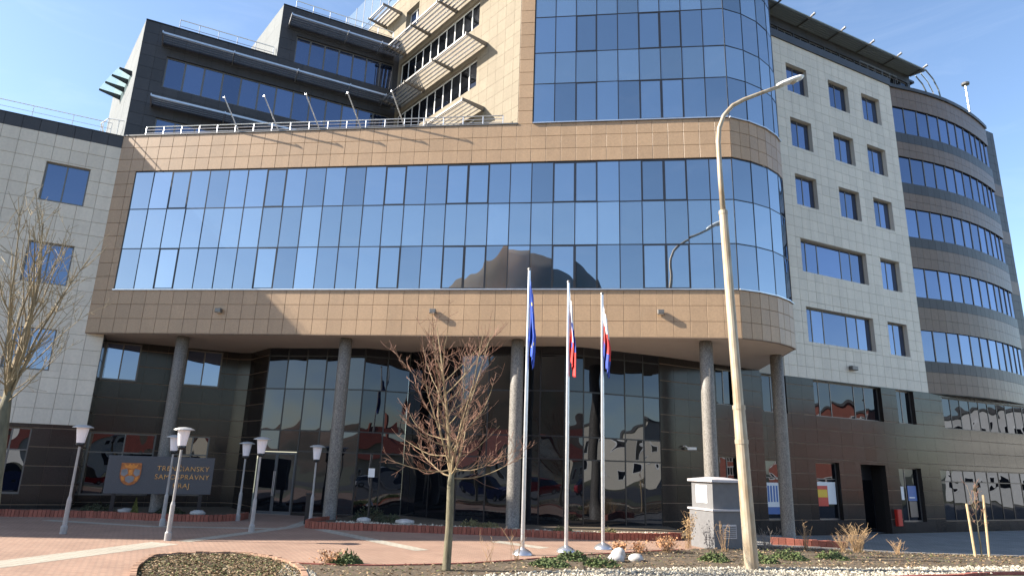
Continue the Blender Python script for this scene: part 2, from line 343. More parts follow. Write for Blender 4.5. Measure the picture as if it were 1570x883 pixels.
def wall(fr, u0, u1, z0, z1, ops=(), tw=0.665, th=0.65, mj=M_JT, mt=M_BROWN, tname='tile', gap=0.015, gapz=None, mode='obj', reveal=0.2, zorg=None, uorg=None, proud=0.022, name='wall', tiles=None, mrev=None, bev=0.0):
    gapz = gap if gapz is None else gapz
    mb = MB()
    for (a, b, c, d) in [(u0, u1, z0, z1)]:
        rs = [(a, b, c, d)]
        for op in ops: rs = rect_sub(rs, op)
        for (p, q, r, s) in rs: mb.quad((p, 0, r), (q, 0, r), (q, 0, s), (p, 0, s))
    mb.cur = 1
    for (a, b, c, d) in ops:
        a, b, c, d = max(a, u0), min(b, u1), max(c, z0), min(d, z1); y = -proud
        mb.quad((a, y, c), (a, reveal, c), (a, reveal, d), (a, y, d)); mb.quad((b, reveal, c), (b, y, c), (b, y, d), (b, reveal, d))
        mb.quad((a, y, c), (b, y, c), (b, reveal, c), (a, reveal, c)); mb.quad((a, reveal, d), (b, reveal, d), (b, y, d), (a, y, d))
    w_ = obj(name, mb, [mj, mrev or mt], BD, fr.M())
    t0, t1, s0, s1 = tiles or (u0, u1, z0, z1)
    uo = u0 if uorg is None else uorg; zo = z0 if zorg is None else zorg
    sm = MB()
    k0 = math.floor((t0 - uo) / tw + 1e-6); k1 = math.ceil((t1 - uo) / tw - 1e-6)
    j0 = math.floor((s0 - zo) / th + 1e-6); j1 = math.ceil((s1 - zo) / th - 1e-6)
    for j in range(j0, j1):
        for k in range(k0, k1):
            rs = [(max(t0, uo + k*tw) , min(t1, uo + (k+1)*tw), max(s0, zo + j*th), min(s1, zo + (j+1)*th))]
            for op in ops: rs = rect_sub(rs, op)
            for (a, b, c, d) in rs:
                ga, gb, gc, gd = [gap/2 if abs(v - e) < 1e-4 else 0 for v, e in ((a, uo+k*tw), (b, uo+(k+1)*tw))] + [gapz/2 if abs(v - e) < 1e-4 else 0 for v, e in ((c, zo+j*th), (d, zo+(j+1)*th))]
                a, b, c, d = a + ga, b - gb, c + gc, d - gd
                if b - a < 0.04 or d - c < 0.04: continue
                m_ = mode(0.5*(a+b), 0.5*(c+d)) if callable(mode) else mode
                if m_ == 'obj':
                    wd, ht = round(b - a, 4), round(d - c, 4)
                    me = cmesh((tname, wd, ht, mt.name, bev), lambda: (MB().bbox(-wd/2, wd/2, -proud, 0.0, -ht/2, ht/2, bev) if bev else MB().box(-wd/2, wd/2, -proud, 0.0, -ht/2, ht/2)).mesh(tname, mt))
                    obj(tname, me, mt, w_, fr.M((a+b)/2, (c+d)/2, random.uniform(-0.002, 0.002))); count[tname] = count.get(tname, 0) + 1
                else:
                    sm.box(a, b, -proud + random.uniform(-0.002, 0.002), 0.0, c, d)
    if sm.v: obj(tname + '_field', sm, mt, w_, fr.M(), kind='stuff')
    return w_
def pane(parent, fr, u0, u1, z0, z1, y, m, name='pane', tilt=0.0025):
    wd, ht = round(u1 - u0, 4), round(z1 - z0, 4)
    me = cmesh(('pane', wd, ht, m.name), lambda: MB().box(-wd/2, wd/2, -0.004, 0.012, -ht/2, ht/2).mesh('pane', m))
    Mx = fr.M((u0+u1)/2, (z0+z1)/2, y) @ Matrix.Rotation(random.gauss(0, tilt), 4, 'X') @ Matrix.Rotation(random.gauss(0, tilt), 4, 'Z')
    return obj(name, me, m, parent, Mx)
def bar(parent, fr, u0, u1, z0, z1, y0, y1, m, name):
    wd, ht, dp = round(u1-u0, 4), round(z1-z0, 4), round(y1-y0, 4)
    me = cmesh(('bar', wd, ht, dp, m.name), lambda: MB().box(-wd/2, wd/2, 0, dp, -ht/2, ht/2).mesh(name, m))
    return obj(name, me, m, parent, fr.M((u0+u1)/2, (z0+z1)/2, y0))
def window(fr, u0, u1, z0, z1, cols, rows=(), y=0.14, fw=0.07, m=G_WIN, mf=M_FRG, name='window', mull=0.06, parent=None):
    # cols / rows: interior split positions
    mb = MB()
    us = [u0] + list(cols) + [u1]; zs = [z0] + list(rows) + [z1]
    o_, i_ = (u0, u1, z0, z1), (u0+fw, u1-fw, z0+fw, z1-fw)
    for yy0, yy1 in ((y, y + 0.06),):
        mb.box(o_[0], i_[0], yy0, yy1, o_[2], o_[3]); mb.box(i_[1], o_[1], yy0, yy1, o_[2], o_[3])
        mb.box(i_[0], i_[1], yy0, yy1, o_[2], i_[2]); mb.box(i_[0], i_[1], yy0, yy1, i_[3], o_[3])
    w_ = obj(name, mb, mf, parent or BD, fr.M())
    for c in cols: bar(w_, fr, c-mull/2, c+mull/2, i_[2], i_[3], y+0.003, y+0.055, mf, 'mullion')
    for r in rows:
        for a, b in zip(us[:-1], us[1:]): bar(w_, fr, max(a, i_[0])+(mull/2 if a != u0 else 0), min(b, i_[1])-(mull/2 if b != u1 else 0), r-mull/2, r+mull/2, y+0.006, y+0.05, mf, 'transom')
    for a, b in zip(us[:-1], us[1:]):
        for c, d in zip(zs[:-1], zs[1:]):
            pane(w_, fr, (a+mull/2 if a != u0 else i_[0]), (b-mull/2 if b != u1 else i_[1]), (c+mull/2 if c != z0 else i_[2]), (d-mull/2 if d != z1 else i_[3]), y+0.03, m)
    return w_
def curtain(pts, zs, mats, flat_n, mw=0.042, mf=M_FRD, y=0.012, sash=(), name='curtain_wall', tilt=0.004, proud=0.004, backing=True):
    # pts: plan points of the mullions; the first flat_n segments lie on one plane
    mb = MB()
    for p, q in zip(pts[:-1], pts[1:]):
        f, L_ = fr2(p, q); a = f.xy(0, 0.16); b = f.xy(L_, 0.16)
        mb.quad((*a, zs[0]), (*b, zs[0]), (*b, zs[-1]), (*a, zs[-1]))
    w_ = obj(name, mb, M_CORE, BD)
    segs = list(zip(pts[:-1], pts[1:]))
    for i, (p, q) in enumerate(segs):
        f, L_ = fr2(p, q)
        bar(w_, f, -mw/2, mw/2, zs[0], zs[-1], -proud, 0.10, mf, 'mullion')
        for j, (a, b) in enumerate(zip(zs[:-1], zs[1:])):
            pane(w_, f, mw/2, L_-mw/2, a+mw/2, b-mw/2, y, mats[j], tilt=tilt)
            if (i, j) in sash:
                s_ = MB(); x0, x1, c, d, t = mw/2+0.004, L_-mw/2-0.004, a+mw/2+0.004, b-mw/2-0.004, 0.03
                s_.box(x0, x0+t, 0, 0.04, c, d); s_.box(x1-t, x1, 0, 0.04, c, d); s_.box(x0+t, x1-t, 0, 0.04, c, c+t); s_.box(x0+t, x1-t, 0, 0.04, d-t, d)
                obj('sash', s_, mf, w_, f.M(0, 0, -0.002))
        if i >= flat_n:
            for z in zs: bar(w_, f, mw/2, L_-mw/2, z-mw/2, z+mw/2, -proud+0.002, 0.09, mf, 'transom')
    f, L_ = fr2(*segs[-1]); bar(w_, f, L_-mw/2, L_+mw/2, zs[0], zs[-1], -proud, 0.10, mf, 'mullion')
    if flat_n:
        f, _ = fr2(pts[0], pts[1]); L_ = math.hypot(pts[flat_n][0]-pts[0][0], pts[flat_n][1]-pts[0][1])
        for z in zs: bar(w_, f, mw/2, L_-mw/2, z-mw/2, z+mw/2, -proud+0.002, 0.09, mf, 'transom')
    return w_
def ins(poly_pts, y):                         # offset plan points into the building along local normals (approx)
    return poly_pts
# --- solid cores behind the skins
def core(name, poly, z0, z1, m): return obj(name, MB().prism(poly, z0, z1), m, BD)
fi = lambda u, y: FF.xy(u, y)
front_out = [fi(-0.95, 0.0), fi(27.55, 0.0)] + CURV[1:] + [(13.0, 34.9)]
core('core', [fi(-0.6, 0.5), fi(27.4, 0.5), (9.8, 26.9), (11.4, 28.2), (12.4, 34.0), (14, 42), (-6, 44), (-18.2, 33)], ZS + 0.12, ZR - 0.2, M_CORE)
core('soffit', [fi(-0.95, 0.0), fi(27.55, 0.0)] + [(10.13, 26.35), (11.03, 26.88), (11.75, 27.53), (12.15, 28.05), (13.02, 34.9), (14.2, 37.0), (-6, 40.5), (-14.0, 37.0), (-20.3, 32.2)], ZS + 0.002, ZS + 0.1, M_SOF)
core('roof_terrace', [fi(-0.9, 0.1), fi(27.4, 0.1), (10.0, 26.5), (11.6, 27.6), (12.8, 34.9), (13, 40), (-6, 44), (-18.5, 33)], ZR - 0.19, ZR - 0.08, M_ROOF)
core('core', [fi(18.4, 0.6), fi(27.4, 0.6), (9.8, 27.0), (11.3, 28.2), (12.6, 35.5), (13, 44), (-3, 44), (-1.2, 29.6)], ZR - 0.05, 34.0, M_CORE)
li = lambda u, y: LF.xy(u, y)
core('core', [li(0.3, 0.45), li(-18.3, 0.45), (-50, 20.9), (-50, 48), li(0.3, 16)], 0.0, 17.2, M_CORE)
# --- front: brown tile bands
def band(z0, z1, th, nz0=None):
    wall(FF, -1.02, 27.55, z0, z1, (), 0.665, th, zorg=z0, tname='tile', bev=0.006)
    for p, q in zip(CURV[:-1], CURV[1:]):
        f, L_ = fr2(p, q); wall(f, 0, L_, z0, z1, (), L_/2 if L_ > 0.75 else L_, th, zorg=z0, bev=0.006)
    f, L_ = fr2(CURV[-1], (13.0, 34.9)); wall(f, 0, L_, z0, z1, (), 0.665, th, mode='stuff', zorg=z0)
band(ZS, G0 - 0.06, (G0 - 0.06 - ZS) / 3)
band(G3 + 0.05, ZR, (ZR - G3 - 0.05) / 3)
wall(FF, -1.02, -0.03, G0 - 0.06, G3 + 0.05, (), 0.665, 0.652, bev=0.006)
wall(FF, 18.31, 18.97, ZR, 34.0, (), 0.66, 0.66, bev=0.006)
f_, L_ = fr2(CURV[-1], (13.0, 34.9)); wall(f_, 0, L_, G0 - 0.06, G3 + 0.05, (), 0.665, 0.65, mode='stuff')
# coping, sill and drip lines
def trim(fr, u0, u1, z0, z1, y0, y1, m, name): return obj(name, MB().box(u0, u1, y0, y1, z0, z1), m, BD, fr.M())
trim(FF, -1.0, 18.3, ZR, ZR + 0.06, -0.06, 0.3, M_FRG, 'coping')
for z, nm in ((G0 - 0.06, 'sill'), (ZR + 0.0, 'sill')):
    trim(FF, -0.03 if z < 12 else 18.98, 27.5, z + 0.001, z + 0.05, -0.09, 0.02, M_ALU, nm)
    for p, q in zip(CURV[:-1], CURV[1:]):
        f, L_ = fr2(p, q); trim(f, 0.0, L_ + 0.03, z + 0.002, z + 0.05, -0.09, 0.02, M_ALU, nm)
trim(FF, -1.0, 27.55, ZS - 0.03, ZS + 0.001, -0.03, 0.06, M_JT, 'drip_edge')
for p, q in zip(CURV[:-1], CURV[1:]):
    f, L_ = fr2(p, q); trim(f, 0.0, L_, ZS - 0.029, ZS + 0.0005, -0.03, 0.06, M_JT, 'drip_edge')
# --- front and tower curtain walls
SA = {(n, j) for n in (2, 7, 13, 16, 17, 21, 22, 25, 26) for j in (0, 2)}
curtain(NP + CURV[1:], [G0, R2, R1, G3], [G_FRONT, G_SPAN, G_FRONT], 29, sash=SA)
SB = {(n, j) for n in (2, 5, 6) for j in (0, 2)}
curtain(NP[20:] + CURV[1:], [ZR + 0.06, T1, T2, T3, T4, T5], [G_FRONT, G_SPAN, G_FRONT, G_SPAN, G_FRONT], 9, sash=SB)
# --- left wing
LW = [(-2.8, -1.05, z0, z1) for z0, z1 in ((13.5, 15.37), (9.66, 11.55), (5.85, 7.72))] + [(-7.2, -5.45, z0, z1) for z0, z1 in ((13.5, 15.37), (9.66, 11.55), (5.85, 7.72))]
LM = lambda u, z: 'obj' if u > -5.3 else 'stuff'
wall(LF, -18.5, 0.75, 3.58, ZS, [LW[2], LW[5]], 0.68, 0.66, M_JC, M_CREAM, 'cream_tile', zorg=3.58, uorg=0.75, tiles=(-12.0, 0.75, 3.58, ZS), mode=LM, bev=0.006)
wall(LF, -18.5, 0.0, ZS, 16.74, LW[:2] + LW[3:5], 0.68, 0.66, M_JC, M_CREAM, 'cream_tile', zorg=3.58, uorg=0.75, tiles=(-12.0, 0.0, ZS, 16.74), mode=LM, bev=0.006)
wall(LF, -18.5, 0.0, 16.74, 17.33, (), 0.68, 0.6, M_JD, M_DARK, 'charcoal_tile', proud=0.035, tiles=(-12.0, 0.0, 16.74, 17.33), mode=LM, uorg=0.75)
trim(LF, -18.5, -0.02, 17.33, 17.37, -0.06, 0.35, M_FRD, 'coping')
for (a, b, c, d) in LW: window(LF, a, b, c, d, [(a + b) / 2 - 0.03], y=0.1)
LG = [(-5.2, -3.3, 0.72, 3.42), (-2.6, -1.2, 0.72, 3.42)]
wall(LF, -18.5, 0.75, 0.0, 3.58, LG, 0.9, 0.78, M_GJ, M_GRAN, 'granite_slab', gap=0.008, gapz=0.036, zorg=0.3, tiles=(-12.0, 0.75, 0.0, 3.58), mode=LM)
for (a, b, c, d) in LG: window(LF, a, b, c, d, [(a + b) / 2], [2.5], y=0.12, m=G_ENT)
# return at the end of the cream wall and its hidden end
f_, L_ = fr2(LF.xy(0.75, 0), LF.xy(0.75, 1.78)); wall(f_, 0, L_, 0, ZS, (), 0.9, 0.78, M_GJ, M_GRAN, 'granite_slab', gap=0.008, gapz=0.036, zorg=0.3, mode='stuff')
f_, L_ = fr2((-50, 20.87), LF.xy(-18.5, 0)); wall(f_, 0, L_, 0, 17.33, (), 0.68, 0.66, M_JC, M_CREAM, 'cream_tile', tiles=(L_-0.1, L_, 0, 0.1), mode='stuff')
# unseen higher block added past the wing's end, shaped to shade the plaza
core('shade_block', [(-30.5, 21.5), (-45.1, 17.7), (-62, 17.6), (-62, 34), (-40, 34)], 0.0, 21.1, M_CREAM)
# --- recessed granite wall beside the entrance
HW = [(-3.66, -2.15, 5.82, 7.60), (-0.15, 1.52, 5.82, 7.60), (-3.66, -0.9, 0.6, 3.4), (-0.2, 1.46, 0.6, 3.4)]
wall(HF, -3.68, 2.3, 0, ZS, HW, 0.9, 0.78, M_GJ, M_GRAN, 'granite_slab', gap=0.008, gapz=0.036, zorg=0.3, reveal=0.16)
window(HF, *HW[0], [-2.92], y=0.06); window(HF, *HW[1], [0.68], y=0.06)
window(HF, *HW[2], [-2.2], [2.5], y=0.06, m=G_ENT); window(HF, *HW[3], [0.7], [2.5], y=0.06, m=G_ENT)
ENT = [(-11.7, 32.3), (-10.72, 32.15), (-9.74, 31.98), (-8.76, 31.82), (-7.8, 31.63), (-6.85, 31.45), (-5.82, 31.84), (-4.8, 32.22), (-3.48, 31.14), (-2.16, 30.06), (-0.9, 29.8), (0.3, 29.56), (1.39, 29.37), (2.45, 29.16), (3.28, 29.3), (4.22, 29.75), (5.24, 30.22), (6.16, 30.64), (7.0, 31.04)]
hp = HF.xy(2.3, 0)
f_, L_ = fr2(hp, (-13.3, 34.15)); 
for p, q in ((hp, (-13.25, 34.1)), ((-13.25, 34.1), ENT[0])):
    f_, L_ = fr2(p, q); wall(f_, 0, L_, 0, ZS, (), 0.9, 0.78, M_GJ, M_GRAN, 'granite_slab', gap=0.008, gapz=0.036, zorg=0.3)
EZ = [0.12, 2.82, 3.77, 5.70, 7.28, ZS]
curtain(ENT[:3], EZ[1:], [G_ENT, G_ENT, G_ENT, G_ENT], 2, mw=0.06, tilt=0.006)
curtain(ENT[2:6], EZ, [G_ENT]*5, 0, mw=0.06, tilt=0.006)
curtain(ENT[5:], EZ, [G_ENT]*5, 0, mw=0.06, tilt=0.006)
trim(fr2(ENT[2], ENT[5])[0], 0, 3.0, 0.0, 0.118, -0.04, 0.1, M_GRAN, 'plinth')
for p, q in zip(ENT[5:-1], ENT[6:]):
    f_, L_ = fr2(p, q); trim(f_, 0, L_, 0.0, 0.118, -0.04, 0.1, M_GRAN, 'plinth')
# entrance doors
f_, L_ = fr2(ENT[0], ENT[2])
for k in range(2):
    a, b = 0.05 + k * 0.95, 0.05 + (k + 1) * 0.95
    d_ = MB(); t = 0.07
    d_.box(a, a+t, 0, 0.06, 0.02, 2.76); d_.box(b-t, b, 0, 0.06, 0.02, 2.76); d_.box(a+t, b-t, 0, 0.06, 0.02, 0.14); d_.box(a+t, b-t, 0, 0.06, 2.66, 2.76)
    dr = obj('door', d_, mat('door_frame', (0.09, 0.09, 0.09), 0.6), BD, f_.M())
    pane(dr, f_, a+t, b-t, 0.14, 2.66, 0.03, G_ENT)
    hx = b - t/2 if k == 0 else a + t/2
    obj('handle', MB().tube([(hx, -0.06, 0.8), (hx, -0.06, 1.9)], 0.02, 8), M_ALU, dr, f_.M())
# granite wall right of the entrance
f_, L_ = fr2(ENT[-1], (13.0, 34.5))
GW = [(3.7, 5.2, 5.7, 7.5), (3.7, 5.2, 0.3, 3.25)]
wall(f_, 0, L_, -0.55, ZS, GW, 0.9, 0.78, M_GJ, M_GRAN, 'granite_slab', gap=0.008, gapz=0.036, zorg=-0.48, reveal=0.3)
for q_ in GW: window(f_, *q_, [4.45], y=0.22, m=G_ENT)
# the security camera beside the entrance glass
sc_ = obj('security_camera', MB().bbox(-0.07, 0.07, -0.62, -0.22, -0.06, 0.06, 0.015), M_WHT, BD, f_.M(1.35, 3.5, 0) @ Matrix.Rotation(R(40), 4, 'Z'))
obj('bracket', MB().tube([(0, 0, 0.1), (0, -0.2, 0.1), (0, -0.3, 0.03)], 0.025, 6), M_WHT, sc_, f_.M(1.35, 3.5, 0))
print('tiles', count)
#@@RIGHT
# --- right wing
RC = [(-2.5, -0.63), (1.4, 3.33), (4.7, 6.57)]
RW = []
for z0, z1 in ((25.74, 27.72), (21.93, 23.9), (18.1, 20.1)): RW += [(a, b, z0, z1) for a, b in RC]
for z0, z1 in ((13.93, 15.95), (9.77, 11.82)): RW += [(-2.5, 3.34, z0, z1), (4.7, 6.57, z0, z1)]
U0, U1 = -7.0, 7.98
wall(RF, U0, U1, ZS, 29.26, RW, 0.68, 0.64, M_JC, M_CREAM, 'cream_tile', gap=0.013, zorg=ZS, uorg=U1, reveal=0.3, mode=lambda u, z: 'obj' if z < 12.9 and u > -4.2 else 'stuff', tiles=(-4.6, U1, ZS, 29.26), bev=0.006)
for (a, b, c, d) in RW:
    if b - a < 3: window(RF, a, b, c, d, [(a+b)/2 - 0.05], y=0.24)
    else: window(RF, a, b, c, d, [a+0.68, a+1.66, b-2.12, b-1.2], y=0.24)
# an opened sash and blinds behind the glass would sit inside; granite base
RB = [(-6.4, -4.6, 5.63, 7.62), (-2.46, 3.35, 5.63, 7.62), (4.72, 6.4, 5.63, 7.62), (9.2, 19.5, 5.55, 7.5), (-6.7, -5.0, 0.22, 3.2), (-2.8, -0.92, 0.2, 3.18), (0.85, 3.0, -0.55, 3.15), (4.15, 6.25, 0.05, 3.06), (8.1, 19.5, 0.05, 3.06)]
wall(RF, -7.2, 20.5, -0.6, ZS - 0.002, RB, 0.95, 0.78, M_GJ, M_GRAN, 'granite_slab', gap=0.008, gapz=0.036, zorg=-0.56, reveal=0.3, mode=lambda u, z: 'obj' if u < 14 else 'stuff')
window(RF, *RB[0], [-5.5], y=0.22, m=G_ENT)
window(RF, *RB[1], [-1.78, -0.81, 1.2, 2.1], y=0.22, m=G_ENT)
window(RF, *RB[2], [5.5], y=0.22, m=G_ENT)
window(RF, *RB[3], [9.2 + 1.03 * k for k in range(1, 10)], y=0.1, m=G_ENT, mf=M_FRD)
window(RF, *RB[4], [], [2.3], y=0.22, m=G_ENT)
window(RF, *RB[5], [], [2.3], y=0.22, m=G_ENT)
window(RF, *RB[7], [5.0], [], y=0.22, m=G_ENT)
window(RF, *RB[8], [8.1 + 1.27 * k for k in range(1, 9)], [2.35], y=0.1, m=G_ENT, mf=M_FRD)
d_ = obj('door', MB().box(0.85, 3.0, 0.9, 0.96, -0.55, 3.15), M_FRD, BD, RF.M())
for a, b in ((0.85, 1.93), (1.95, 3.0)):
    pane(d_, RF, a+0.1, b-0.1, -0.35, 2.3, 0.885, G_ENT)
obj('handle', MB().tube([(1.86, 0.82, 0.4), (1.86, 0.82, 1.1)], 0.02, 6), M_ALU, d_, RF.M())
mbp = MB(); mbp.quad((0.85, 0.3, -0.56), (3.0, 0.3, -0.56), (3.0, 0.9, -0.56), (0.85, 0.9, -0.56)); mbp.quad((0.85, 0.3, -0.56), (0.85, 0.9, -0.56), (0.85, 0.9, 3.15), (0.85, 0.3, 3.15)); mbp.quad((3, 0.9, -0.56), (3, 0.3, -0.56), (3, 0.3, 3.15), (3, 0.9, 3.15)); mbp.quad((0.85, 0.9, 3.15), (3.0, 0.9, 3.15), (3.0, 0.3, 3.15), (0.85, 0.3, 3.15))
obj('porch_lining', mbp, M_GRAN, BD, RF.M())
core('core', [RF.xy(-7.0, 1.1), RF.xy(20, 1.1), RF.xy(20, 16), RF.xy(-7, 16)], -0.6, 29.2, M_CORE)
# red post box like cabinet and posters
obj('wall_box', MB().bbox(3.35, 3.75, -0.22, -0.03, -0.15, 0.75, 0.03), mat('red_enamel', (0.55, 0.03, 0.02), 0.35), BD, RF.M())
# window in the granite wall behind the fourth column is added below
# --- roof storey and louvred canopy of the right wing
trim(RF, U0, 8.0, 29.262, 29.8, -0.10, 0.5, M_DARK, 'cornice')
wall(RF, U0, 16, 29.3, 32.6, [(U0 + 0.2 + k*1.5, U0 + 1.55 + k*1.5, 29.95, 31.0) for k in range(15)], 1.5, 1.6, M_JD, M_DARK, 'charcoal_tile', mode='stuff', reveal=0.1) if False else None
SBF = Fr(RF.xy(0, 0.6), RF.a)
sb = wall(SBF, U0, 11.5, 29.3, 31.6, [(U0 + 0.3 + k*1.5, U0 + 1.7 + k*1.5, 30.05, 30.78) for k in range(12)], 1.5, 1.5, M_JD, M_DARK, 'charcoal_tile', mode='stuff', reveal=0.1)
for k in range(12): window(SBF, U0 + 0.3 + k*1.5, U0 + 1.7 + k*1.5, 30.05, 30.78, [U0 + 1.0 + k*1.5], y=0.05, m=G_ENT)
core('roof_slab', [RF.xy(U0, 1.1), RF.xy(13, 1.1), RF.xy(13, 14), RF.xy(U0, 14)], 31.62, 31.8, M_FRD)
M_CANO = mat('canopy_metal', (0.20, 0.235, 0.255), 0.5, metal=0.1)
cn = obj('canopy', MB().tube([(-4.6, -0.42, 31.56), (12.0, -0.42, 31.56)], 0.06, 8), M_CANO, BD, RF.M())
for k in range(6):
    yk = -0.34 + k * 0.155; zk = 31.55 - k * 0.012
    obj('slat', MB().box(-4.6, 12.0 - 0.06*k, yk, yk + 0.148, zk - 0.015, zk + 0.015), M_CANO, cn, RF.M())
for k in range(6):
    u = -3.3 + k * 2.95
    obj('arm', MB().tube([(u, 0.55, 31.44), (u, -0.7, 31.50)], 0.045, 6), M_FRG, cn, RF.M())
    obj('arm_tip', MB().lathe([(0.02, -0.22), (0.07, -0.16), (0.09, 0.1), (0.09, 0.18), (0.02, 0.2)], 10), M_ALU, cn, RF.M(u, 31.56, -0.72) @ Matrix.Rotation(R(80), 4, 'X'))
# curved end of the canopy frame
for k in range(3):
    yk = -0.42 + 0.4 * k
    obj('end_rail', MB().tube([(12.0, yk, 31.55), (12.9, yk + 0.1, 31.2), (13.5, yk + 0.15, 30.5), (13.8, yk + 0.2, 29.6)], 0.05, 6), M_ALU if k == 1 else M_CANO, cn, RF.M())
def railing(fr, u0, u1, z, y, h, n, rails=3, m=M_ALU, r=0.022, slant=0.0, name='railing'):
    rl = obj(name, MB().tube([(u0, y, z + h), (u1, y, z + h)], r * 1.25, 6), m, BD, fr.M())
    for k in range(rails - 1):
        zz = z + h * (k + 1) / rails; obj('rail', MB().tube([(u0, y, zz), (u1, y, zz)], r * 0.8, 5), m, rl, fr.M())
    for k in range(n + 1):
        u = u0 + (u1 - u0) * k / n
        me = cmesh(('post', h, r, slant, m.name), lambda: MB().tube([(slant, 0, 0), (0, 0, h)], r, 6).mesh('post', m))
        obj('post', me, m, rl, fr.M(u, z, y))
    return rl
railing(RF, 5.0, 9.0, 29.8, 0.0, 0.5, 5, 2, M_FRG)
# --- curved bay
BAY = [(26.25, 41.72), (27.3, 42.02), (28.4, 42.32), (29.4, 42.66), (30.4, 43.05), (31.35, 43.48), (32.25, 43.95), (33.2, 44.5), (34.1, 45.08), (34.85, 45.6), (35.6, 46.15), (36.3, 46.7), (36.9, 47.2)]
BZ = [(27.72, 29.2, 'b'), (25.72, 27.72, 'w'), (25.0, 25.72, 'd'), (23.88, 25.0, 'b'), (21.92, 23.88, 'w'), (21.18, 21.92, 'd'), (20.05, 21.18, 'b'), (18.02, 20.05, 'w'), (17.32, 18.02, 'd'), (15.87, 17.32, 'b'), (13.88, 15.87, 'w'), (13.2, 13.88, 'd'), (11.68, 13.2, 'b'), (9.7, 11.68, 'w'), (9.0, 9.7, 'd'), (ZS, 9.0, 'b')]
by = obj('bay', MB().prism([(x - 0.4, y + 0.55) for x, y in BAY] + [RF.xy(18, 5), RF.xy(8, 5)], ZS + 0.02, 29.15), M_CORE, BD)
obj('bay_soffit', MB().prism(BAY + [RF.xy(18, 2), RF.xy(8.05, 1.0)], ZS - 0.03, ZS - 0.004), M_FRD, by)
for z0, z1, t in BZ:
    sm = MB(); jm = MB()
    for i, (p, q) in enumerate(zip(BAY[:-1], BAY[1:])):
        f, L_ = fr2(p, q)
        if t == 'w':
            pane(by, f, 0.03, L_-0.03, z0, z1, 0.12, G_WIN, tilt=0.004)
            bar(by, f, -0.03, 0.03, z0, z1, 0.07, 0.16, M_FRG, 'mullion')
        else:
            rows = 2 if t == 'b' else 1
            for k in range(2):
                for r_ in range(rows):
                    a, b = L_*k/2 + 0.006, L_*(k+1)/2 - 0.006; c, d = z0 + (z1-z0)*r_/rows + 0.008, z0 + (z1-z0)*(r_+1)/rows - 0.008
                    P = [f.xy(a, 0), f.xy(b, 0), f.xy(b, 0.05), f.xy(a, 0.05)]
                    sm.add([(*P[0], c), (*P[1], c), (*P[2], c), (*P[3], c), (*P[0], d), (*P[1], d), (*P[2], d), (*P[3], d)], [(3,2,1,0),(4,5,6,7),(0,1,5,4),(1,2,6,5),(2,3,7,6),(3,0,4,7)])
            A_, B_ = f.xy(0, 0.03), f.xy(L_, 0.03); C_, D_ = f.xy(0, 0.3), f.xy(L_, 0.3)
            jm.quad((*A_, z0), (*B_, z0), (*B_, z1), (*A_, z1)); jm.quad((*A_, z1), (*B_, z1), (*D_, z1), (*C_, z1)); jm.quad((*C_, z0), (*D_, z0), (*B_, z0), (*A_, z0))
    if t != 'w':
        b_ = obj('spandrel_band' if t == 'b' else 'sill_band', jm, M_JD, by)
        obj('tile_field', sm, M_BAND if t == 'b' else M_DARK, by, kind='stuff')
cb = MB()
for p, q in zip(BAY[:-1], BAY[1:]):
    f, L_ = fr2(p, q); P = [f.xy(-0.02, -0.1), f.xy(L_+0.02, -0.1), f.xy(L_+0.02, 0.5), f.xy(-0.02, 0.5)]
    cb.add([(*c, z) for z in (29.2, 29.45) for c in P], [(3,2,1,0),(4,5,6,7),(0,1,5,4),(1,2,6,5),(2,3,7,6),(3,0,4,7)])
obj('cornice', cb, M_DARK, by)
# end block beyond the bay: charcoal with bronze stripes
EF = Fr((36.6, 47.5), 0.462)
wall(EF, -0.6, 1.95, -0.6, 29.5, (), 0.7, 0.7, M_JD, M_DARK, 'charcoal_tile', mode='stuff')
for z in (23.9, 20.0, 16.0, 11.9): obj('stripe', MB().box(-0.55, 1.93, -0.04, -0.024, z, z + 1.0), M_BAND, BD, EF.M())
core('core', [EF.xy(0, 0.05), EF.xy(1.95, 0.05), EF.xy(1.2, 14), EF.xy(-3, 14)], -0.6, 29.45, M_DARK)
mast = obj('roof_mast', MB().tube([(36.2, 47.6, 29.3), (36.2, 47.6, 33.3)], [0.09, 0.07], 10), M_ALU, BD)
obj('mast_head', MB().lathe([(0.05, 0), (0.28, 0.05), (0.3, 0.2), (0.1, 0.3)], 12, (36.2, 47.6, 33.3)), M_FRG, mast)
# --- charcoal terrace blocks
DW1 = (-12.3, -0.35, 20.73, 22.5); DW0 = (-12.3, -0.35, 17.3, 19.0); DW2 = (-6.1, -0.3, 24.2, 25.98)
wall(DF, -13.5, 0, 17.0, 24.26, [DW1, DW0], 0.66, 0.66, M_JD, M_DARK, 'charcoal_tile', mode='stuff', gap=0.012, reveal=0.15)
wall(DF, -7.0, 0, 24.26, 27.7, [DW2], 0.66, 0.66, M_JD, M_DARK, 'charcoal_tile', mode='stuff', gap=0.012, reveal=0.15, zorg=24.26)
n1 = 13
for (a, b, c, d), n in ((DW1, 13), (DW0, 13), (DW2, 7)):
    window(DF, a, b, c, d, [a + (b-a)*k/n for k in range(1, n)], y=0.08, mf=M_FRG, mull=0.09)
SIDE = 2.25
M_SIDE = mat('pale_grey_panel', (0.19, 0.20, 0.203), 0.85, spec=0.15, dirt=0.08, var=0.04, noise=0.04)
def side(u, z0, z1, L_=9.0, mt=M_SIDE):
    p = DF.xy(u, 0.0); q = (p[0] + math.cos(SIDE)*L_, p[1] + math.sin(SIDE)*L_); f, l = fr2(q, p)
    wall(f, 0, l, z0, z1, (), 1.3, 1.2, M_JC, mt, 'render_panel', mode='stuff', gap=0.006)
    return q
q1 = side(-13.5, 17.0, 24.26); q2 = side(-7.0, 24.26, 27.7)
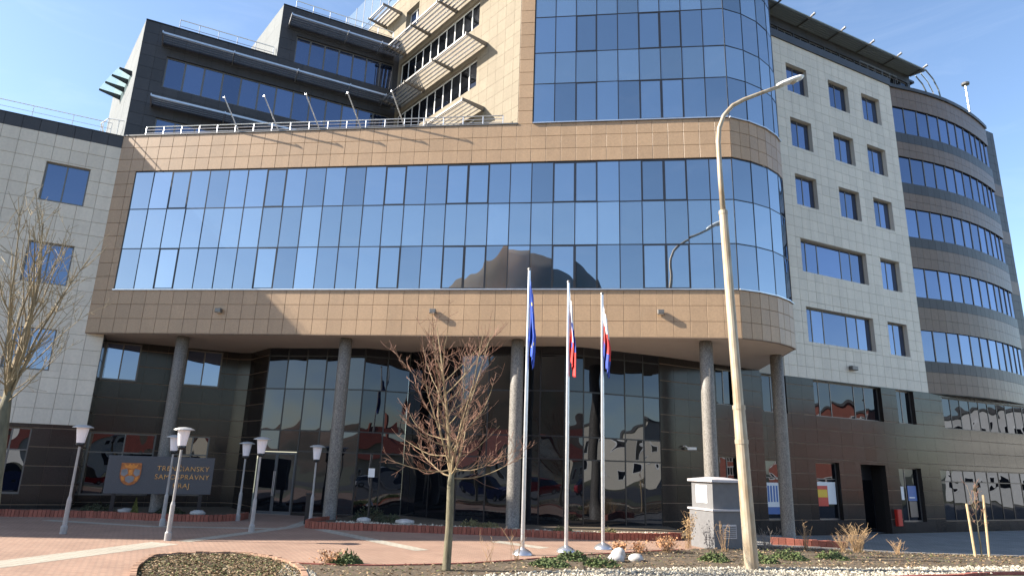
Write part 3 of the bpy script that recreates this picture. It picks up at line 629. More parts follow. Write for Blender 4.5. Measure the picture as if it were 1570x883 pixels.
def off_(p, dx, dy): return (p[0] + dx, p[1] + dy)
core('core', [DF.xy(-13.3, 0.2), DF.xy(0, 0.2), (-7.4, 44), off_(q1, 0.3, 0.1)], 17.0, 24.22, M_ROOF)
core('core', [DF.xy(-6.8, 0.2), DF.xy(0, 0.2), (-7.4, 44), off_(q2, 0.3, 0.1)], 24.22, 27.66, M_ROOF)
trim(DF, -13.52, -7.0, 24.261, 24.32, -0.05, 0.3, M_FRD, 'coping'); trim(DF, -7.02, 0, 27.701, 27.76, -0.05, 0.3, M_FRD, 'coping')
railing(DF, -12.0, -7.2, 24.3, 0.35, 0.75, 5, 2); railing(DF, -6.3, -0.4, 27.74, 0.35, 0.75, 6, 2)
def sunshade(fr, u0, u1, z, d, arms, n=4, m=M_ALU, ms=None, drop=0.0):
    ss = obj('sunshade', MB().box(u0, u1, -d, -d + 0.05, z - 0.05, z + 0.05), m, BD, fr.M())
    for k in range(n):
        y = -d + 0.10 + (d - 0.15) * k / n
        s_ = MB(); s_.add([(x, yy, zz) for x in (u0, u1) for yy, zz in ((y, z - 0.055), (y + 0.16, z + 0.03), (y + 0.165, z + 0.055), (y + 0.005, z - 0.03))], [(0, 1, 2, 3), (7, 6, 5, 4), (0, 4, 5, 1), (1, 5, 6, 2), (2, 6, 7, 3), (3, 7, 4, 0)])
        obj('slat', s_, ms or m, ss, fr.M())
    for u in arms:
        a_ = MB(); a_.add([(u + s * 0.025, yy, zz) for s in (-1, 1) for yy, zz in ((0.0, z - 0.16), (-d - 0.06, z - 0.06), (-d - 0.06, z + 0.07), (0.0, z + 0.09))], [(0, 1, 2, 3), (7, 6, 5, 4), (0, 4, 5, 1), (1, 5, 6, 2), (2, 6, 7, 3), (3, 7, 4, 0)])
        obj('arm', a_, m, ss, fr.M())
    return ss
M_SLAT = mat('grey_slat', (0.30, 0.31, 0.33), 0.4, metal=0.5)
sunshade(DF, -12.6, -0.3, 23.2, 1.05, [-12.6, -9.2, -5.9, -3.0, -0.9], 4, M_ALU, M_SLAT)
sunshade(DF, -12.6, -0.3, 19.62, 1.05, [-12.6, -9.2, -5.9, -3.0, -0.9], 4, M_ALU, M_SLAT)
sunshade(DF, -6.6, -0.3, 26.55, 1.05, [-6.6, -3.4, -1.4], 4, M_ALU, M_SLAT)
# --- sunlit cross wall
XR = [(-11.45, -3.38, z0, z1) for z0, z1 in ((17.4, 19.1), (20.87, 22.5), (24.4, 25.95))]
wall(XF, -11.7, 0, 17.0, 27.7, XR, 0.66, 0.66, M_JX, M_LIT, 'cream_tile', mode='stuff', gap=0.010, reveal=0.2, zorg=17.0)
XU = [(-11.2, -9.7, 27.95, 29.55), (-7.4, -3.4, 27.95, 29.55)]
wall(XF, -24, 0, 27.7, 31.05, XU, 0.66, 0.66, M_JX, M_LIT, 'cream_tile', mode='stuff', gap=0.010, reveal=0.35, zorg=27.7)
for (a, b, c, d) in XR: window(XF, a, b, c, d, [a + (b-a)*k/10 for k in range(1, 10)], y=0.1, mf=M_WHT, mull=0.07, m=G_PALE if False else G_ENT)
for (a, b, c, d) in XU: window(XF, a, b, c, d, [a + (b-a)*0.5], y=0.28, mf=M_WHT)
for z, u0, u1, arms in ((19.25, -11.3, -2.6, [-8.9, -5.8, -2.6]), (22.85, -11.3, -2.6, [-11.0, -8.4, -5.6, -2.6]), (26.4, -11.3, -2.6, [-10.9, -8.2, -5.5, -2.6]), (29.9, -13.8, -11.9, [-13.8, -11.9])):
    sunshade(XF, u0, u1, z, 1.3, arms, 5, M_FRG, M_ALU)
core('core', [XF.xy(-11, 0.4), XF.xy(0, 0.4), fi(20, 0.7), (0, 44), (-7, 44)], 17.0, 27.6, M_CORE)
core('core', [XF.xy(-24, 0.4), XF.xy(0, 0.4), fi(20, 0.7), (0, 50), (-7, 52)], 27.6, 31.0, M_CORE)
# pale glass screen on the upper roof
GF = Fr(XF.xy(0, 1.0), XF.a)
gs = obj('glass_storey', MB().box(-25, -8, 0.06, 0.2, 31.0, 36.05), mat('glass_backing', (0.13, 0.17, 0.21), 0.7), BD, GF.M())
for k in range(13):
    a = -25 + 17*k/13; b = -25 + 17*(k+1)/13
    for c, d in ((31.05, 33.5), (33.55, 36.0)): pane(gs, GF, a + 0.02, b - 0.02, c, d, 0.02, G_PALE)
    bar(gs, GF, a - 0.02, a + 0.02, 31.02, 36.05, 0.0, 0.055, M_FRG, 'mullion')
trim(XF, -24, 0, 31.051, 31.12, -0.05, 0.3, M_FRG, 'coping')
# --- railings and leaning poles on the front roof edge
railing(FF, 0.0, 17.6, ZR + 0.05, 0.14, 0.5, 19, 3)
railing(LF, -18.0, -0.6, 17.37, 0.15, 0.62, 11, 2, M_WHT, r=0.016)
for u in (4.95, 6.93, 8.96, 10.97, 13.05):
    p = obj('roof_pole', MB().tube([(0, 0, 0), (-0.46, -0.85, 1.36)], 0.028, 7), M_ALU, BD, FF.M(u, ZR + 0.02, -0.02))
    obj('finial', MB().lathe([(0.01, -0.05), (0.05, -0.03), (0.05, 0.03), (0.01, 0.05)], 8), M_ALU, p, FF.M(u - 0.46, ZR + 1.39, -0.87))
# balcony with glass fins behind the left wing's roof
BF = Fr(DF.xy(-13.6, 2.3), 0.4743)
SP0 = DF.xy(-13.5, 0); SD = (math.cos(SIDE), math.sin(SIDE)); SN = (-math.sin(SIDE), math.cos(SIDE))
fn = []
for s_, pr in ((1.7, 0.62), (2.75, 0.8), (3.8, 0.95), (4.9, 1.08)):
    a = (SP0[0] + SD[0]*s_, SP0[1] + SD[1]*s_); b = (a[0] + SN[0]*pr, a[1] + SN[1]*pr); fn.append((a, b))
    f_, L_ = fr2(a, b); bm_ = obj('canopy_beam', MB().add([(0, -0.05, 21.75), (L_, -0.05, 21.95), (L_, -0.05, 22.03), (0, -0.05, 22.03), (0, 0.05, 21.75), (L_, 0.05, 21.95), (L_, 0.05, 22.03), (0, 0.05, 22.03)], [(0,1,2,3),(7,6,5,4),(0,4,5,1),(1,5,6,2),(2,6,7,3),(3,7,4,0)]), M_FRD, BD, f_.M())
for (a, b), (c, d) in zip(fn[:-1], fn[1:]):
    obj('canopy_pane', MB().add([(*a, 22.05), (*b, 22.05), (*d, 22.05), (*c, 22.05), (*a, 22.07), (*b, 22.07), (*d, 22.07), (*c, 22.07)], [(3,2,1,0),(4,5,6,7),(0,1,5,4),(1,2,6,5),(2,3,7,6),(3,0,4,7)]), G_CLEAR, BD)
bl = obj('balcony', MB().box(-1.2, 0.1, -1.6, 0.8, 17.3, 17.7), M_SOF, BD, BF.M())
rb_ = MB()
obj('balcony_rail', MB().tube([(-1.1, 0.7, 18.75), (-1.15, -0.6, 18.75), (-0.8, -1.4, 18.75), (0.0, -1.55, 18.75)], 0.03, 6), M_WHT, bl, BF.M())
for (x, y) in ((-1.1, 0.6), (-1.13, 0.1), (-1.15, -0.4), (-1.0, -0.95), (-0.75, -1.4), (-0.3, -1.5)):
    obj('post', MB().tube([(x, y, 17.7), (x, y, 18.75)], 0.022, 6), M_WHT, bl, BF.M())
# --- columns
for i, (x, y, zb) in enumerate([(-14.82, 29.85, 0.0), (-7.22, 28.95, 0.0), (0.32, 27.95, 0.0), (8.03, 26.95, -0.1), (12.02, 29.75, -0.4)]):
    prof = [(0.30, 0), (0.30, 0.02), (0.275, 0.03), (0.275, 1.0), (0.273, 2.5), (0.272, 4.0), (0.272, 5.5), (0.27, ZS - zb - 0.06), (0.24, ZS - zb - 0.055), (0.24, ZS - zb + 0.01)]
    mb = MB().lathe(prof, 28); mb.smooth = True
    me = mb.mesh('column', M_COLM)
    obj('column', me, M_COLM, BD, Matrix.Translation((x, y, zb)))
# --- floodlights on the lower band, security camera
for u in (5.3, 14.95, 24.4):
    fl = obj('floodlight', MB().bbox(-0.13, 0.13, -0.24, -0.06, -0.09, 0.09, 0.02), M_FRG, BD, FF.M(u, 8.68, 0))
    obj('bracket', MB().box(-0.05, 0.05, -0.06, -0.02, -0.06, 0.06), M_FRG, fl, FF.M(u, 8.68, 0))
    obj('lens', MB().box(-0.11, 0.11, -0.2, -0.08, -0.1, -0.09), M_WHT, fl, FF.M(u, 8.68, 0))
fl = obj('floodlight', MB().bbox(-0.25, 0.25, -0.3, -0.06, -0.12, 0.12, 0.03), M_FRG, BD, RF.M(0.9, 8.55, 0))
obj('bracket', MB().box(-0.05, 0.05, -0.06, -0.02, -0.06, 0.06), M_FRG, fl, RF.M(0.9, 8.55, 0))
#@@PROPS
# ------------------------------------------------------------------ signboard
GS = Fr((-14.2, 28.3), 0.40)
sg = empty('signboard', (*GS.xy(0.12), 0.13), 'dark grey signboard with coat of arms and gold lettering in front of granite wall', 'sign')
M_SIGN = mat('sign_granite', (0.085, 0.085, 0.092), 0.5, noise=0.12, nscale=30)
M_GOLD = mat('gold_letter', (0.55, 0.36, 0.17), 0.25, metal=0.9)
M_BRZ = mat('bronze_relief', (0.42, 0.17, 0.07), 0.35, metal=0.7, noise=0.3, nscale=9)
M_SILV = mat('pewter_relief', (0.24, 0.26, 0.29), 0.35, metal=0.8, noise=0.2)
obj('board', MB().bbox(-1.83, 2.07, -0.08, 0.08, 0.93, 2.40, 0.012), M_SIGN, sg, GS.M())
for u in (-1.45, 1.7): obj('post', MB().box(u - 0.07, u + 0.07, -0.05, 0.05, 0.1, 0.93), M_FRD, sg, GS.M())
for txt, z, size in (('TRENČIANSKY', 1.93, 0.27), ('SAMOSPRÁVNY', 1.60, 0.27), ('KRAJ', 1.26, 0.27)):
    cu = bpy.data.curves.new('lettering', 'FONT'); cu.body = txt; cu.size = size; cu.align_x = 'CENTER'; cu.align_y = 'CENTER'; cu.extrude = 0.008; cu.space_character = 1.12; cu.materials.append(M_GOLD)
    tmp = bpy.data.objects.new('lettering', cu); COL.objects.link(tmp)
    me = bpy.data.meshes.new_from_object(tmp); bpy.data.objects.remove(tmp); me.name = 'lettering'
    o = bpy.data.objects.new('lettering', me); COL.objects.link(o); o.parent = sg; o.matrix_parent_inverse = W[sg.name].inverted()
    o.matrix_basis = GS.M(0.92, z, -0.092) @ Matrix.Rotation(R(90), 4, 'X'); W[o.name] = o.matrix_basis
def plate(pts, y0, y1):
    n = len(pts); mb = MB()
    return mb.add([(x, y0, z) for x, z in pts] + [(x, y1, z) for x, z in pts], [tuple(range(n)), tuple(reversed(range(n, 2*n)))] + [(i, n+i, n+(i+1) % n, (i+1) % n) for i in range(n)])
cx_, cz_ = -0.98, 1.70
shield = [(-0.36, 0.42), (0.36, 0.42), (0.37, 0.0)] + [(0.37*math.cos(a), -0.42*math.sin(a) - 0.02) for a in [R(20*k) for k in range(1, 9)]] + [(-0.37, 0.0)]
sh = obj('crest', plate([(cx_+x, cz_+z) for x, z in shield], -0.11, -0.081), M_BRZ, sg, GS.M())
def piece(pts, m, nm='relief', y=-0.13): obj(nm, plate([(cx_+x, cz_+z) for x, z in pts], y, -0.111), m, sh, GS.M())
M_ORG = mat('orange_relief', (0.65, 0.27, 0.07), 0.35, metal=0.6, noise=0.2)
piece([(-0.22, 0.26), (-0.26, 0.38), (-0.13, 0.31), (-0.06, 0.40), (0.0, 0.32), (0.06, 0.40), (0.13, 0.31), (0.24, 0.38), (0.2, 0.24), (0.0, 0.2)], M_ORG)
piece([(-0.33, 0.16), (-0.14, 0.20), (-0.08, 0.02), (-0.2, -0.1), (-0.33, -0.04)], M_SILV); piece([(0.33, 0.16), (0.14, 0.20), (0.1, 0.02), (0.2, -0.1), (0.33, -0.04)], M_SILV)
piece([(-0.06, 0.17), (0.06, 0.17), (0.08, 0.0), (0.03, -0.08), (-0.03, -0.08), (-0.07, 0.0)], M_ORG)
piece([(-0.17, -0.12), (0.0, -0.05), (0.17, -0.12), (0.14, -0.28), (0.0, -0.36), (-0.14, -0.28)], M_SILV)
piece([(-0.31, -0.08), (-0.2, -0.14), (-0.18, -0.26), (-0.27, -0.26)], M_ORG); piece([(0.31, -0.08), (0.2, -0.14), (0.18, -0.26), (0.27, -0.26)], M_ORG)

# ------------------------------------------------------------------ small plaza lamps
M_LPOLE = mat('grey_lamp_paint', (0.33, 0.32, 0.31), 0.45, noise=0.15, nscale=5)
M_LSH = mat('opal_shade', (0.80, 0.76, 0.78), 0.35, noise=0.03)
M_LCAP = mat('lamp_cap', (0.48, 0.47, 0.45), 0.4, metal=0.3)
def plaza_lamp(x, y, h, label):
    t = empty('plaza_lamp', (x, y, gz(x, y)), label, 'lamp', 'small lamps on the plaza'); M = Matrix.Translation((x, y, gz(x, y)))
    def part(n, prof, m, k=14):
        mb = MB().lathe(prof, k); mb.smooth = False; return obj(n, mb, m, t, M)
    part('base', [(0.10, 0), (0.10, 0.22), (0.07, 0.26), (0.068, 1.02), (0.045, 1.12)], M_LPOLE)
    part('pole', [(0.042, 1.1), (0.036, h - 0.66)], M_LPOLE, 10)
    part('holder', [(0.04, h - 0.68), (0.13, h - 0.62), (0.125, h - 0.56)], M_FRD)
    part('lamp_shade', [(0.12, h - 0.56), (0.185, h - 0.09)], M_LSH, 18)
    part('cap', [(0.16, h - 0.095), (0.31, h - 0.085), (0.30, h - 0.06), (0.17, h - 0.005), (0.03, h + 0.012)], M_LCAP, 20)
    return t
plaza_lamp(-10.15, 21.44, 3.34, 'sunlit plaza lamp with white shade at the edge of the shadow')
plaza_lamp(-13.82, 22.24, 3.34, 'shaded plaza lamp standing in front of the cream wing corner')
plaza_lamp(-12.35, 25.5, 3.2, 'plaza lamp close in front of the gold lettered signboard')
plaza_lamp(-10.77, 28.43, 3.1, 'plaza lamp beside the dark granite corner of the porch')
plaza_lamp(-8.76, 24.51, 3.2, 'plaza lamp in front of the glass entrance doors')
plaza_lamp(-7.65, 27.73, 3.05, 'plaza lamp next to the black bollard by the round column')
# black bollard, small sign post
bo = empty('bollard', (-7.82, 27.95, 0), 'black square bollard at the end of the brick planter kerb', 'bollard')
obj('body', MB().box(-7.93, -7.71, 27.84, 28.06, 0.0, 1.12), mat('black_paint', (0.012, 0.012, 0.013), 0.4), bo); obj('cap', MB().prism([(-7.96, 27.81), (-7.68, 27.81), (-7.68, 28.09), (-7.96, 28.09)], 1.121, 1.17), M_FRD, bo)
sp = empty('sign_post', (-5.55, 28.6, 0.13), 'thin black post with a small white notice beside the round column', 'sign')
obj('post', MB().tube([(-5.55, 28.6, 0.1), (-5.55, 28.6, 2.2)], 0.05, 8), M_FRD, sp); obj('notice', MB().box(-5.68, -5.42, 28.53, 28.55, 1.85, 2.2), M_WHT, sp)

# ------------------------------------------------------------------ flagpoles and flags
M_EU = mat('flag_blue', (0.02, 0.07, 0.42), 0.7, noise=0.06); M_FW = mat('flag_white', (0.75, 0.75, 0.76), 0.7, noise=0.03); M_FR = mat('flag_red', (0.60, 0.035, 0.03), 0.7, noise=0.06); M_FB = mat('flag_navy', (0.03, 0.06, 0.32), 0.7); M_YE = mat('flag_star', (0.85, 0.62, 0.05), 0.6)
def flagpole(x, y, h, label):
    z = gz(x, y); t = empty('flagpole', (x, y, z), label, 'flagpole', 'three flagpoles by the planting bed'); M = Matrix.Translation((x, y, z))
    obj('pole', MB().lathe([(0.062, 0.12), (0.058, h*0.5), (0.045, h)], 12), M_ALU, t, M)
    mb = MB().lathe([(0.30, 0.0), (0.30, 0.02), (0.25, 0.09), (0.15, 0.15), (0.07, 0.19)], 20); mb.smooth = True; obj('base', mb, M_ALU, t, M)
    obj('cap', MB().lathe([(0.046, h), (0.062, h + 0.02), (0.055, h + 0.07), (0.02, h + 0.1)], 12), M_FRG, t, M)
    return t
def limp_flag(name, x, y, ztop, drop, label, colour, mats, seed, dirx=1.0, w=0.33, extra=None):
    # cloth hanging from its hoist: s along the fly, folded into pleats that sag; t down the hoist
    rnd = random.Random(seed); NS, NT = 44, 44; vs = []; fs = []; mi = []
    ph = [rnd.uniform(0, 6.28) for _ in range(6)]
    for j in range(NT + 1):
        t = j / NT
        for i in range(NS + 1):
            s = i / NS
            sag = drop * 0.36 * s ** 0.8
            wid = w * (0.12 + 0.88 * min(1, (t * 1.1 + s * 0.4)))
            fold = math.sin(s * 11.5 + ph[0] + t * 1.1)
            px = dirx * (0.05 + wid * (0.42 * s + 0.30 * (1 - abs(fold)) * s + 0.05 * math.sin(t * 7 + ph[1])))
            py = (0.16 * math.cos(s * 11.5 + ph[0] + t * 1.1) * (0.25 + 0.75 * s) + 0.03 * math.sin(t * 9 + ph[2])) * (0.4 + 0.6 * t) - 0.03
            pz = -t * drop * 0.72 - sag * (0.55 + 0.45 * t) + 0.02 * math.sin(s * 17 + ph[3])
            vs.append((px, py, pz))
    for j in range(NT):
        for i in range(NS):
            a = j*(NS+1)+i; fs.append((a, a+1, a+NS+2, a+NS+1)); mi.append(colour((i+0.5)/NS, (j+0.5)/NT))
    me = bpy.data.meshes.new(name); me.from_pydata(vs, [], fs)
    for m in mats: me.materials.append(m)
    me.polygons.foreach_set('material_index', mi); me.polygons.foreach_set('use_smooth', [True]*len(fs)); me.update()
    o = bpy.data.objects.new(name, me); COL.objects.link(o); M = Matrix.Translation((x, y, ztop)); o.matrix_basis = M; W[o.name] = M
    tag(o, label, 'flag'); 
    sd = o.modifiers.new('thickness', 'SOLIDIFY'); sd.thickness = 0.006
    return o, vs, NS
flagpole(0.55, 20.75, 8.63, 'tallest silver flagpole carrying the blue starred flag')
flagpole(1.91, 21.69, 8.51, 'middle silver flagpole carrying the flag with a shield')
flagpole(3.20, 22.83, 8.43, 'silver flagpole carrying the striped flag without a shield')
def stars(s, t):
    for k in range(12):
        a = 2*math.pi*k/12; cs, ct = 0.5 + 0.22*math.cos(a), 0.5 + 0.33*math.sin(a)
        dx, dy = (s-cs)*1.5, (t-ct)
        r = math.hypot(dx, dy); an = math.atan2(dy, dx) + math.pi/2
        if r < 0.050*(0.62+0.38*math.cos(5*an)): return 1
    return 0
limp_flag('flag', 0.55, 20.72, 8.35, 2.75, 'limp blue flag with yellow stars on the tallest pole', stars, [M_EU, M_YE], 3, 1.0, 0.30)
def slov(s, t):
    # shield near the hoist: red with white rim and cross
    a, b = (s-0.30)/0.17, (t-0.5)/0.32
    if abs(a) < 1 and -1 < b < 1 - 0.5*abs(a)**2 - 0.0:
        if abs(a) > 0.86 or b < -0.9: return 0
        if abs(a) < 0.12 or (abs(b + 0.25) < 0.07 and abs(a) < 0.5) or (abs(b + 0.55) < 0.07 and abs(a) < 0.35): return 0
        if b > 0.55: return 1
        return 2
    return 0 if t < 0.333 else (1 if t < 0.667 else 2)
limp_flag('flag', 1.91, 21.66, 8.2, 2.7, 'limp white, blue and red flag with a red shield', slov, [M_FW, M_FB, M_FR], 11, 1.0, 0.34)
def regi(s, t): return 0 if t < 0.36 else (1 if t < 0.72 else 2)
limp_flag('flag', 3.20, 22.8, 8.05, 2.4, 'limp white, red and blue flag without a shield', regi, [M_FW, M_FR, M_FB], 21, 1.0, 0.36)

# ------------------------------------------------------------------ tall street light
M_POST = mat('weathered_steel', (0.42, 0.36, 0.27), 0.55, metal=0.25, noise=0.35, nscale=6, stretch=(1, 1, 0.3), col2=(0.30, 0.22, 0.14))
bx, byy = 6.69, 19.18; bz = gz(bx, byy)
sl = empty('street_light', (bx, byy, bz), 'tall weathered steel street light with curved arm beside the utility cabinet', 'street light')
lean = lambda z: (bx - 0.025*z if z < 13 else bx - 0.31, byy, z)
obj('lower_pole', MB().tube([lean(-0.05), lean(4.3)], [0.19, 0.165], 16), M_POST, sl)
obj('middle_pole', MB().tube([lean(4.25), lean(10.2)], [0.145, 0.125], 14), M_POST, sl)
for z, r in ((4.3, 0.178), (10.22, 0.135), (3.35, 0.185)): obj('collar', MB().tube([lean(z - 0.06), lean(z + 0.06)], r, 16), M_POST, sl)
arm_pts = [lean(10.2), lean(11.5), (6.40, byy, 12.6), (6.45, byy, 13.1), (6.62, byy, 13.55), (6.92, byy, 13.92), (7.3, byy, 14.15), (7.9, byy, 14.42), (8.6, byy, 14.72)]
mb = MB().tube(arm_pts, [0.085, 0.078, 0.072, 0.07, 0.068, 0.066, 0.064, 0.06, 0.055], 12); mb.smooth = True; obj('arm', mb, M_POST, sl)
hd = MB(); prof = [(0, 0.07, 0.06), (0.12, 0.12, 0.085), (0.5, 0.17, 0.10), (0.72, 0.165, 0.095), (0.82, 0.11, 0.06)]
for x_, hw, hh in prof:
    for k in range(12):
        a = 2*math.pi*k/12; hd.v.append((x_, hw*math.cos(a), hh*(math.sin(a) if math.sin(a) > 0 else 0.45*math.sin(a))))
hd.f = [(i*12+k, i*12+(k+1) % 12, (i+1)*12+(k+1) % 12, (i+1)*12+k) for i in range(4) for k in range(12)] + [tuple(reversed(range(12))), tuple(range(48, 60))]; hd.mi = [0]*len(hd.f)
MH = Matrix.Translation((8.42, byy, 14.68)) @ Matrix.Rotation(R(-22), 4, 'Y') @ Matrix.Scale(1.12, 4)
hd.smooth = True
lh = obj('lamp_head', hd, mat('white_enamel', (0.82, 0.82, 0.80), 0.35), sl, MH)
lb_ = MB().lathe([(0.02, -0.085), (0.09, -0.07), (0.12, -0.03)], 14, (0.52, 0, 0)); lb_.smooth = True
obj('lens', lb_, mat('lamp_lens', (0.5, 0.45, 0.36), 0.1), lh, MH)

# ------------------------------------------------------------------ utility cabinet
ub = empty('utility_cabinet', (7.0, 23.55, gz(7, 23.5)), 'two-tier light grey masonry utility cabinet with white panel and grille', 'cabinet')
UF = Fr((7.0, 23.5), math.atan2(0.36, 0.93)); UM = UF.M(0, gz(7.3, 24) - 0.03)
M_UB = mat('cabinet_render', (0.15, 0.147, 0.148), 0.8, noise=0.08, nscale=6, bump=0.05); M_UBC = mat('cabinet_cap', (0.5, 0.46, 0.45), 0.6, noise=0.08)
obj('lower_body', MB().box(0, 1.35, 0, 1.30, 0, 1.26), M_UB, ub, UM); obj('ledge', MB().box(-0.05, 1.40, -0.05, 1.35, 1.26, 1.32), M_UBC, ub, UM)
obj('upper_body', MB().box(0.07, 1.28, 0.07, 1.23, 1.32, 2.2), M_UB, ub, UM)
cap = MB(); cap.add([(-0.03, -0.03, 2.2), (1.38, -0.03, 2.2), (1.38, 1.33, 2.2), (-0.03, 1.33, 2.2), (-0.03, -0.03, 2.28), (1.38, -0.03, 2.28), (1.38, 1.33, 2.28), (-0.03, 1.33, 2.28), (0.67, 0.2, 2.36), (0.67, 1.1, 2.36)], [(3,2,1,0),(0,1,5,4),(1,2,6,5),(2,3,7,6),(3,0,4,7),(4,5,8),(5,6,9,8),(6,7,9),(7,4,8,9)])
obj('cap', cap, M_UBC, ub, UM)
obj('white_panel', MB().box(0.062, 0.069, 0.38, 0.98, 1.5, 2.08), mat('panel_white', (0.85, 0.85, 0.86), 0.4), ub, UM)
obj('grille_frame', MB().box(0.35, 0.92, -0.02, -0.002, 0.38, 0.83), M_UBC, ub, UM)
for k in range(6): obj('grille_slat', MB().box(0.38, 0.89, -0.028, -0.021, 0.42 + 0.063*k, 0.46 + 0.063*k), M_UB, ub, UM)

# ------------------------------------------------------------------ trees
M_BARK = mat('olive_bark', (0.155, 0.135, 0.085), 0.9, noise=0.35, nscale=12, bump=0.5, bscale=25, stretch=(1, 1, 0.25))
M_TWIG = mat('red_twig', (0.25, 0.125, 0.08), 0.75, noise=0.3, nscale=4); M_BR = mat('yellow_branch', (0.27, 0.20, 0.11), 0.8, noise=0.3, nscale=6)
def bare_tree(name, x, y, trunk_h, top, spread, label, seed, n_main=26, tw=0.11, m_tw=M_TWIG, lean=(0, 0), low=0.0, upright=0.45, twn=8, bf=(0.20, 0.32), ups=0):
    rnd = random.Random(seed); z0 = gz(x, y)
    t = empty(name, (x, y, z0), label, 'tree')
    base = Vector((x, y, z0 - 0.05)); tp = Vector((x + lean[0], y + lean[1], z0 + trunk_h))
    tr = MB(); mid = base.lerp(tp, 0.5) + Vector((0.02, 0.01, 0)); tr.tube([base, base + (tp-base)*0.06, mid, tp, tp + Vector((0.01, 0, 0.35))], [tw*1.15, tw, tw*0.9, tw*0.85, tw*0.5], 12); tr.smooth = True
    obj('trunk', tr, M_BARK, t)
    br = MB(); tg = MB()
    def chain(p, d, L_, r, n, trop, wig):
        pts = [p.copy()]; rad = [r]; d = d.normalized()
        for i in range(n):
            d = (d + Vector((rnd.gauss(0, wig), rnd.gauss(0, wig), rnd.gauss(0, wig*0.6) + trop))).normalized()
            p = p + d * (L_ / n); pts.append(p.copy()); rad.append(max(0.004, r * (1 - 0.8*(i+1)/n)))
        return pts, rad, d
    H_ = top - trunk_h
    # the leader
    lp, lr, _ = chain(tp + Vector((0, 0, 0.1)), Vector((0, 0, 1)), H_*0.98, tw*0.55, 9, 0.05, 0.05)
    br.tube(lp, lr, 6)
    for k in range(ups):                                    # upright stems round the leader
        az = k * 2.399; d = Vector((math.cos(az)*0.32, math.sin(az)*0.32, 1)); pts, rad, _ = chain(tp + Vector((0, 0, 0.08*k)), d, H_*rnd.uniform(0.7, 0.95), tw*rnd.uniform(0.2, 0.3), 9, 0.05, 0.07); br.tube(pts, rad, 5)
        for j in range(14):
            a = rnd.randint(1, 8); sd = ((pts[a+1 if a < 9 else a]-pts[a-1]).normalized() + Vector((rnd.gauss(0, .7), rnd.gauss(0, .7), rnd.gauss(0.1, .4)))).normalized()
            p2, r2, d2 = chain(pts[a], sd, H_*rnd.uniform(0.10, 0.26), 0.009, 4, 0.08, 0.12); tg.tube(p2, r2, 4, False)
            p3, r3, _ = chain(p2[2], d2 + Vector((rnd.gauss(0, .7), rnd.gauss(0, .7), 0.2)), H_*0.07, 0.006, 3, 0.05, 0.1); tg.tube(p3, r3, 3, False)
    for k in range(n_main):
        f = (k + 0.5) / n_main; az = k * 2.399 + rnd.uniform(-0.4, 0.4)
        i = min(len(lp) - 2, int(f ** 1.3 * (len(lp) - 1) * 0.62)); q = (f ** 1.3 * (len(lp)-1) * 0.62) - i
        p = lp[i].lerp(lp[i+1], max(0, min(1, q)))
        el = rnd.uniform(-0.05 - low, 0.35) + f * upright*1.8
        d = Vector((math.cos(az)*math.cos(el), math.sin(az)*math.cos(el), math.sin(el)))
        L_ = min(spread * (1.15 - 0.15*f) / max(0.45, math.cos(el)), H_ * (1.0 - 0.55 * f)) * rnd.uniform(0.75, 1.1)
        pts, rad, dd = chain(p, d, L_, tw*rnd.uniform(*bf), 8, upright*0.28, 0.10)
        br.tube(pts, rad, 5)
        for j in range(twn + rnd.randint(0, 4)):
            a = rnd.randint(1, 7); pp = pts[a].lerp(pts[a+1], rnd.random()); dd = (pts[a+1]-pts[a]).normalized()
            sd = (dd + Vector((rnd.gauss(0, 0.65), rnd.gauss(0, 0.65), rnd.gauss(0.15, 0.5)))).normalized()
            p2, r2, d2 = chain(pp, sd, L_*rnd.uniform(0.14, 0.42), max(0.006, rad[a]*0.45), 4, 0.10, 0.12)
            tg.tube(p2, r2, 4, False)
            for _ in range(rnd.randint(1, 3)):
                b = rnd.randint(1, 3); sd = (d2 + Vector((rnd.gauss(0, 0.7), rnd.gauss(0, 0.7), rnd.gauss(0.1, 0.5)))).normalized()
                p3, r3, _ = chain(p2[b], sd, L_*rnd.uniform(0.06, 0.16), 0.0055, 3, 0.05, 0.12); tg.tube(p3, r3, 3, False)
    crown = obj('crown', br, M_BR, t); obj('twigs', tg, m_tw, crown, kind='stuff')
    return t
bare_tree('linden_tree', -1.36, 17.18, 2.05, 6.05, 1.75, 'bare young tree with reddish twigs in front of the entrance glass', 5, 30, 0.105, low=0.35, upright=0.36, twn=10, bf=(0.10, 0.20), ups=6)
bare_tree('pollard_tree', -9.0, 12.5, 3.2, 6.9, 1.3, 'bare pollarded tree with olive branches in front of the cream wing', 9, 20, 0.12, bf=(0.08, 0.17), ups=8, m_tw=mat('olive_twig', (0.30, 0.24, 0.15), 0.8), lean=(-0.28, 0), low=-0.25, upright=0.65, twn=5)
# sapling with two stakes
sx, sy = 16.55, 24.5; sz = gz(sx, sy)
bare_tree('sapling', sx, sy, 0.9, 2.35, 0.42, 'thin bare sapling tied between two wooden stakes', 14, 9, 0.028, twn=2, upright=0.7)
M_WOOD = mat('stake_wood', (0.46, 0.34, 0.19), 0.75, noise=0.2, nscale=8)
for dx, h_, tx, lb in ((-0.22, 1.78, -0.06, 'shorter wooden stake beside the bare sapling'), (0.25, 2.1, 0.10, 'taller wooden stake beside the bare sapling')):
    st = obj('stake', MB().tube([(sx+dx, sy, sz-0.1), (sx+dx+tx, sy, sz+h_)], [0.045, 0.04], 8), M_WOOD); tag(st, lb, 'stake')

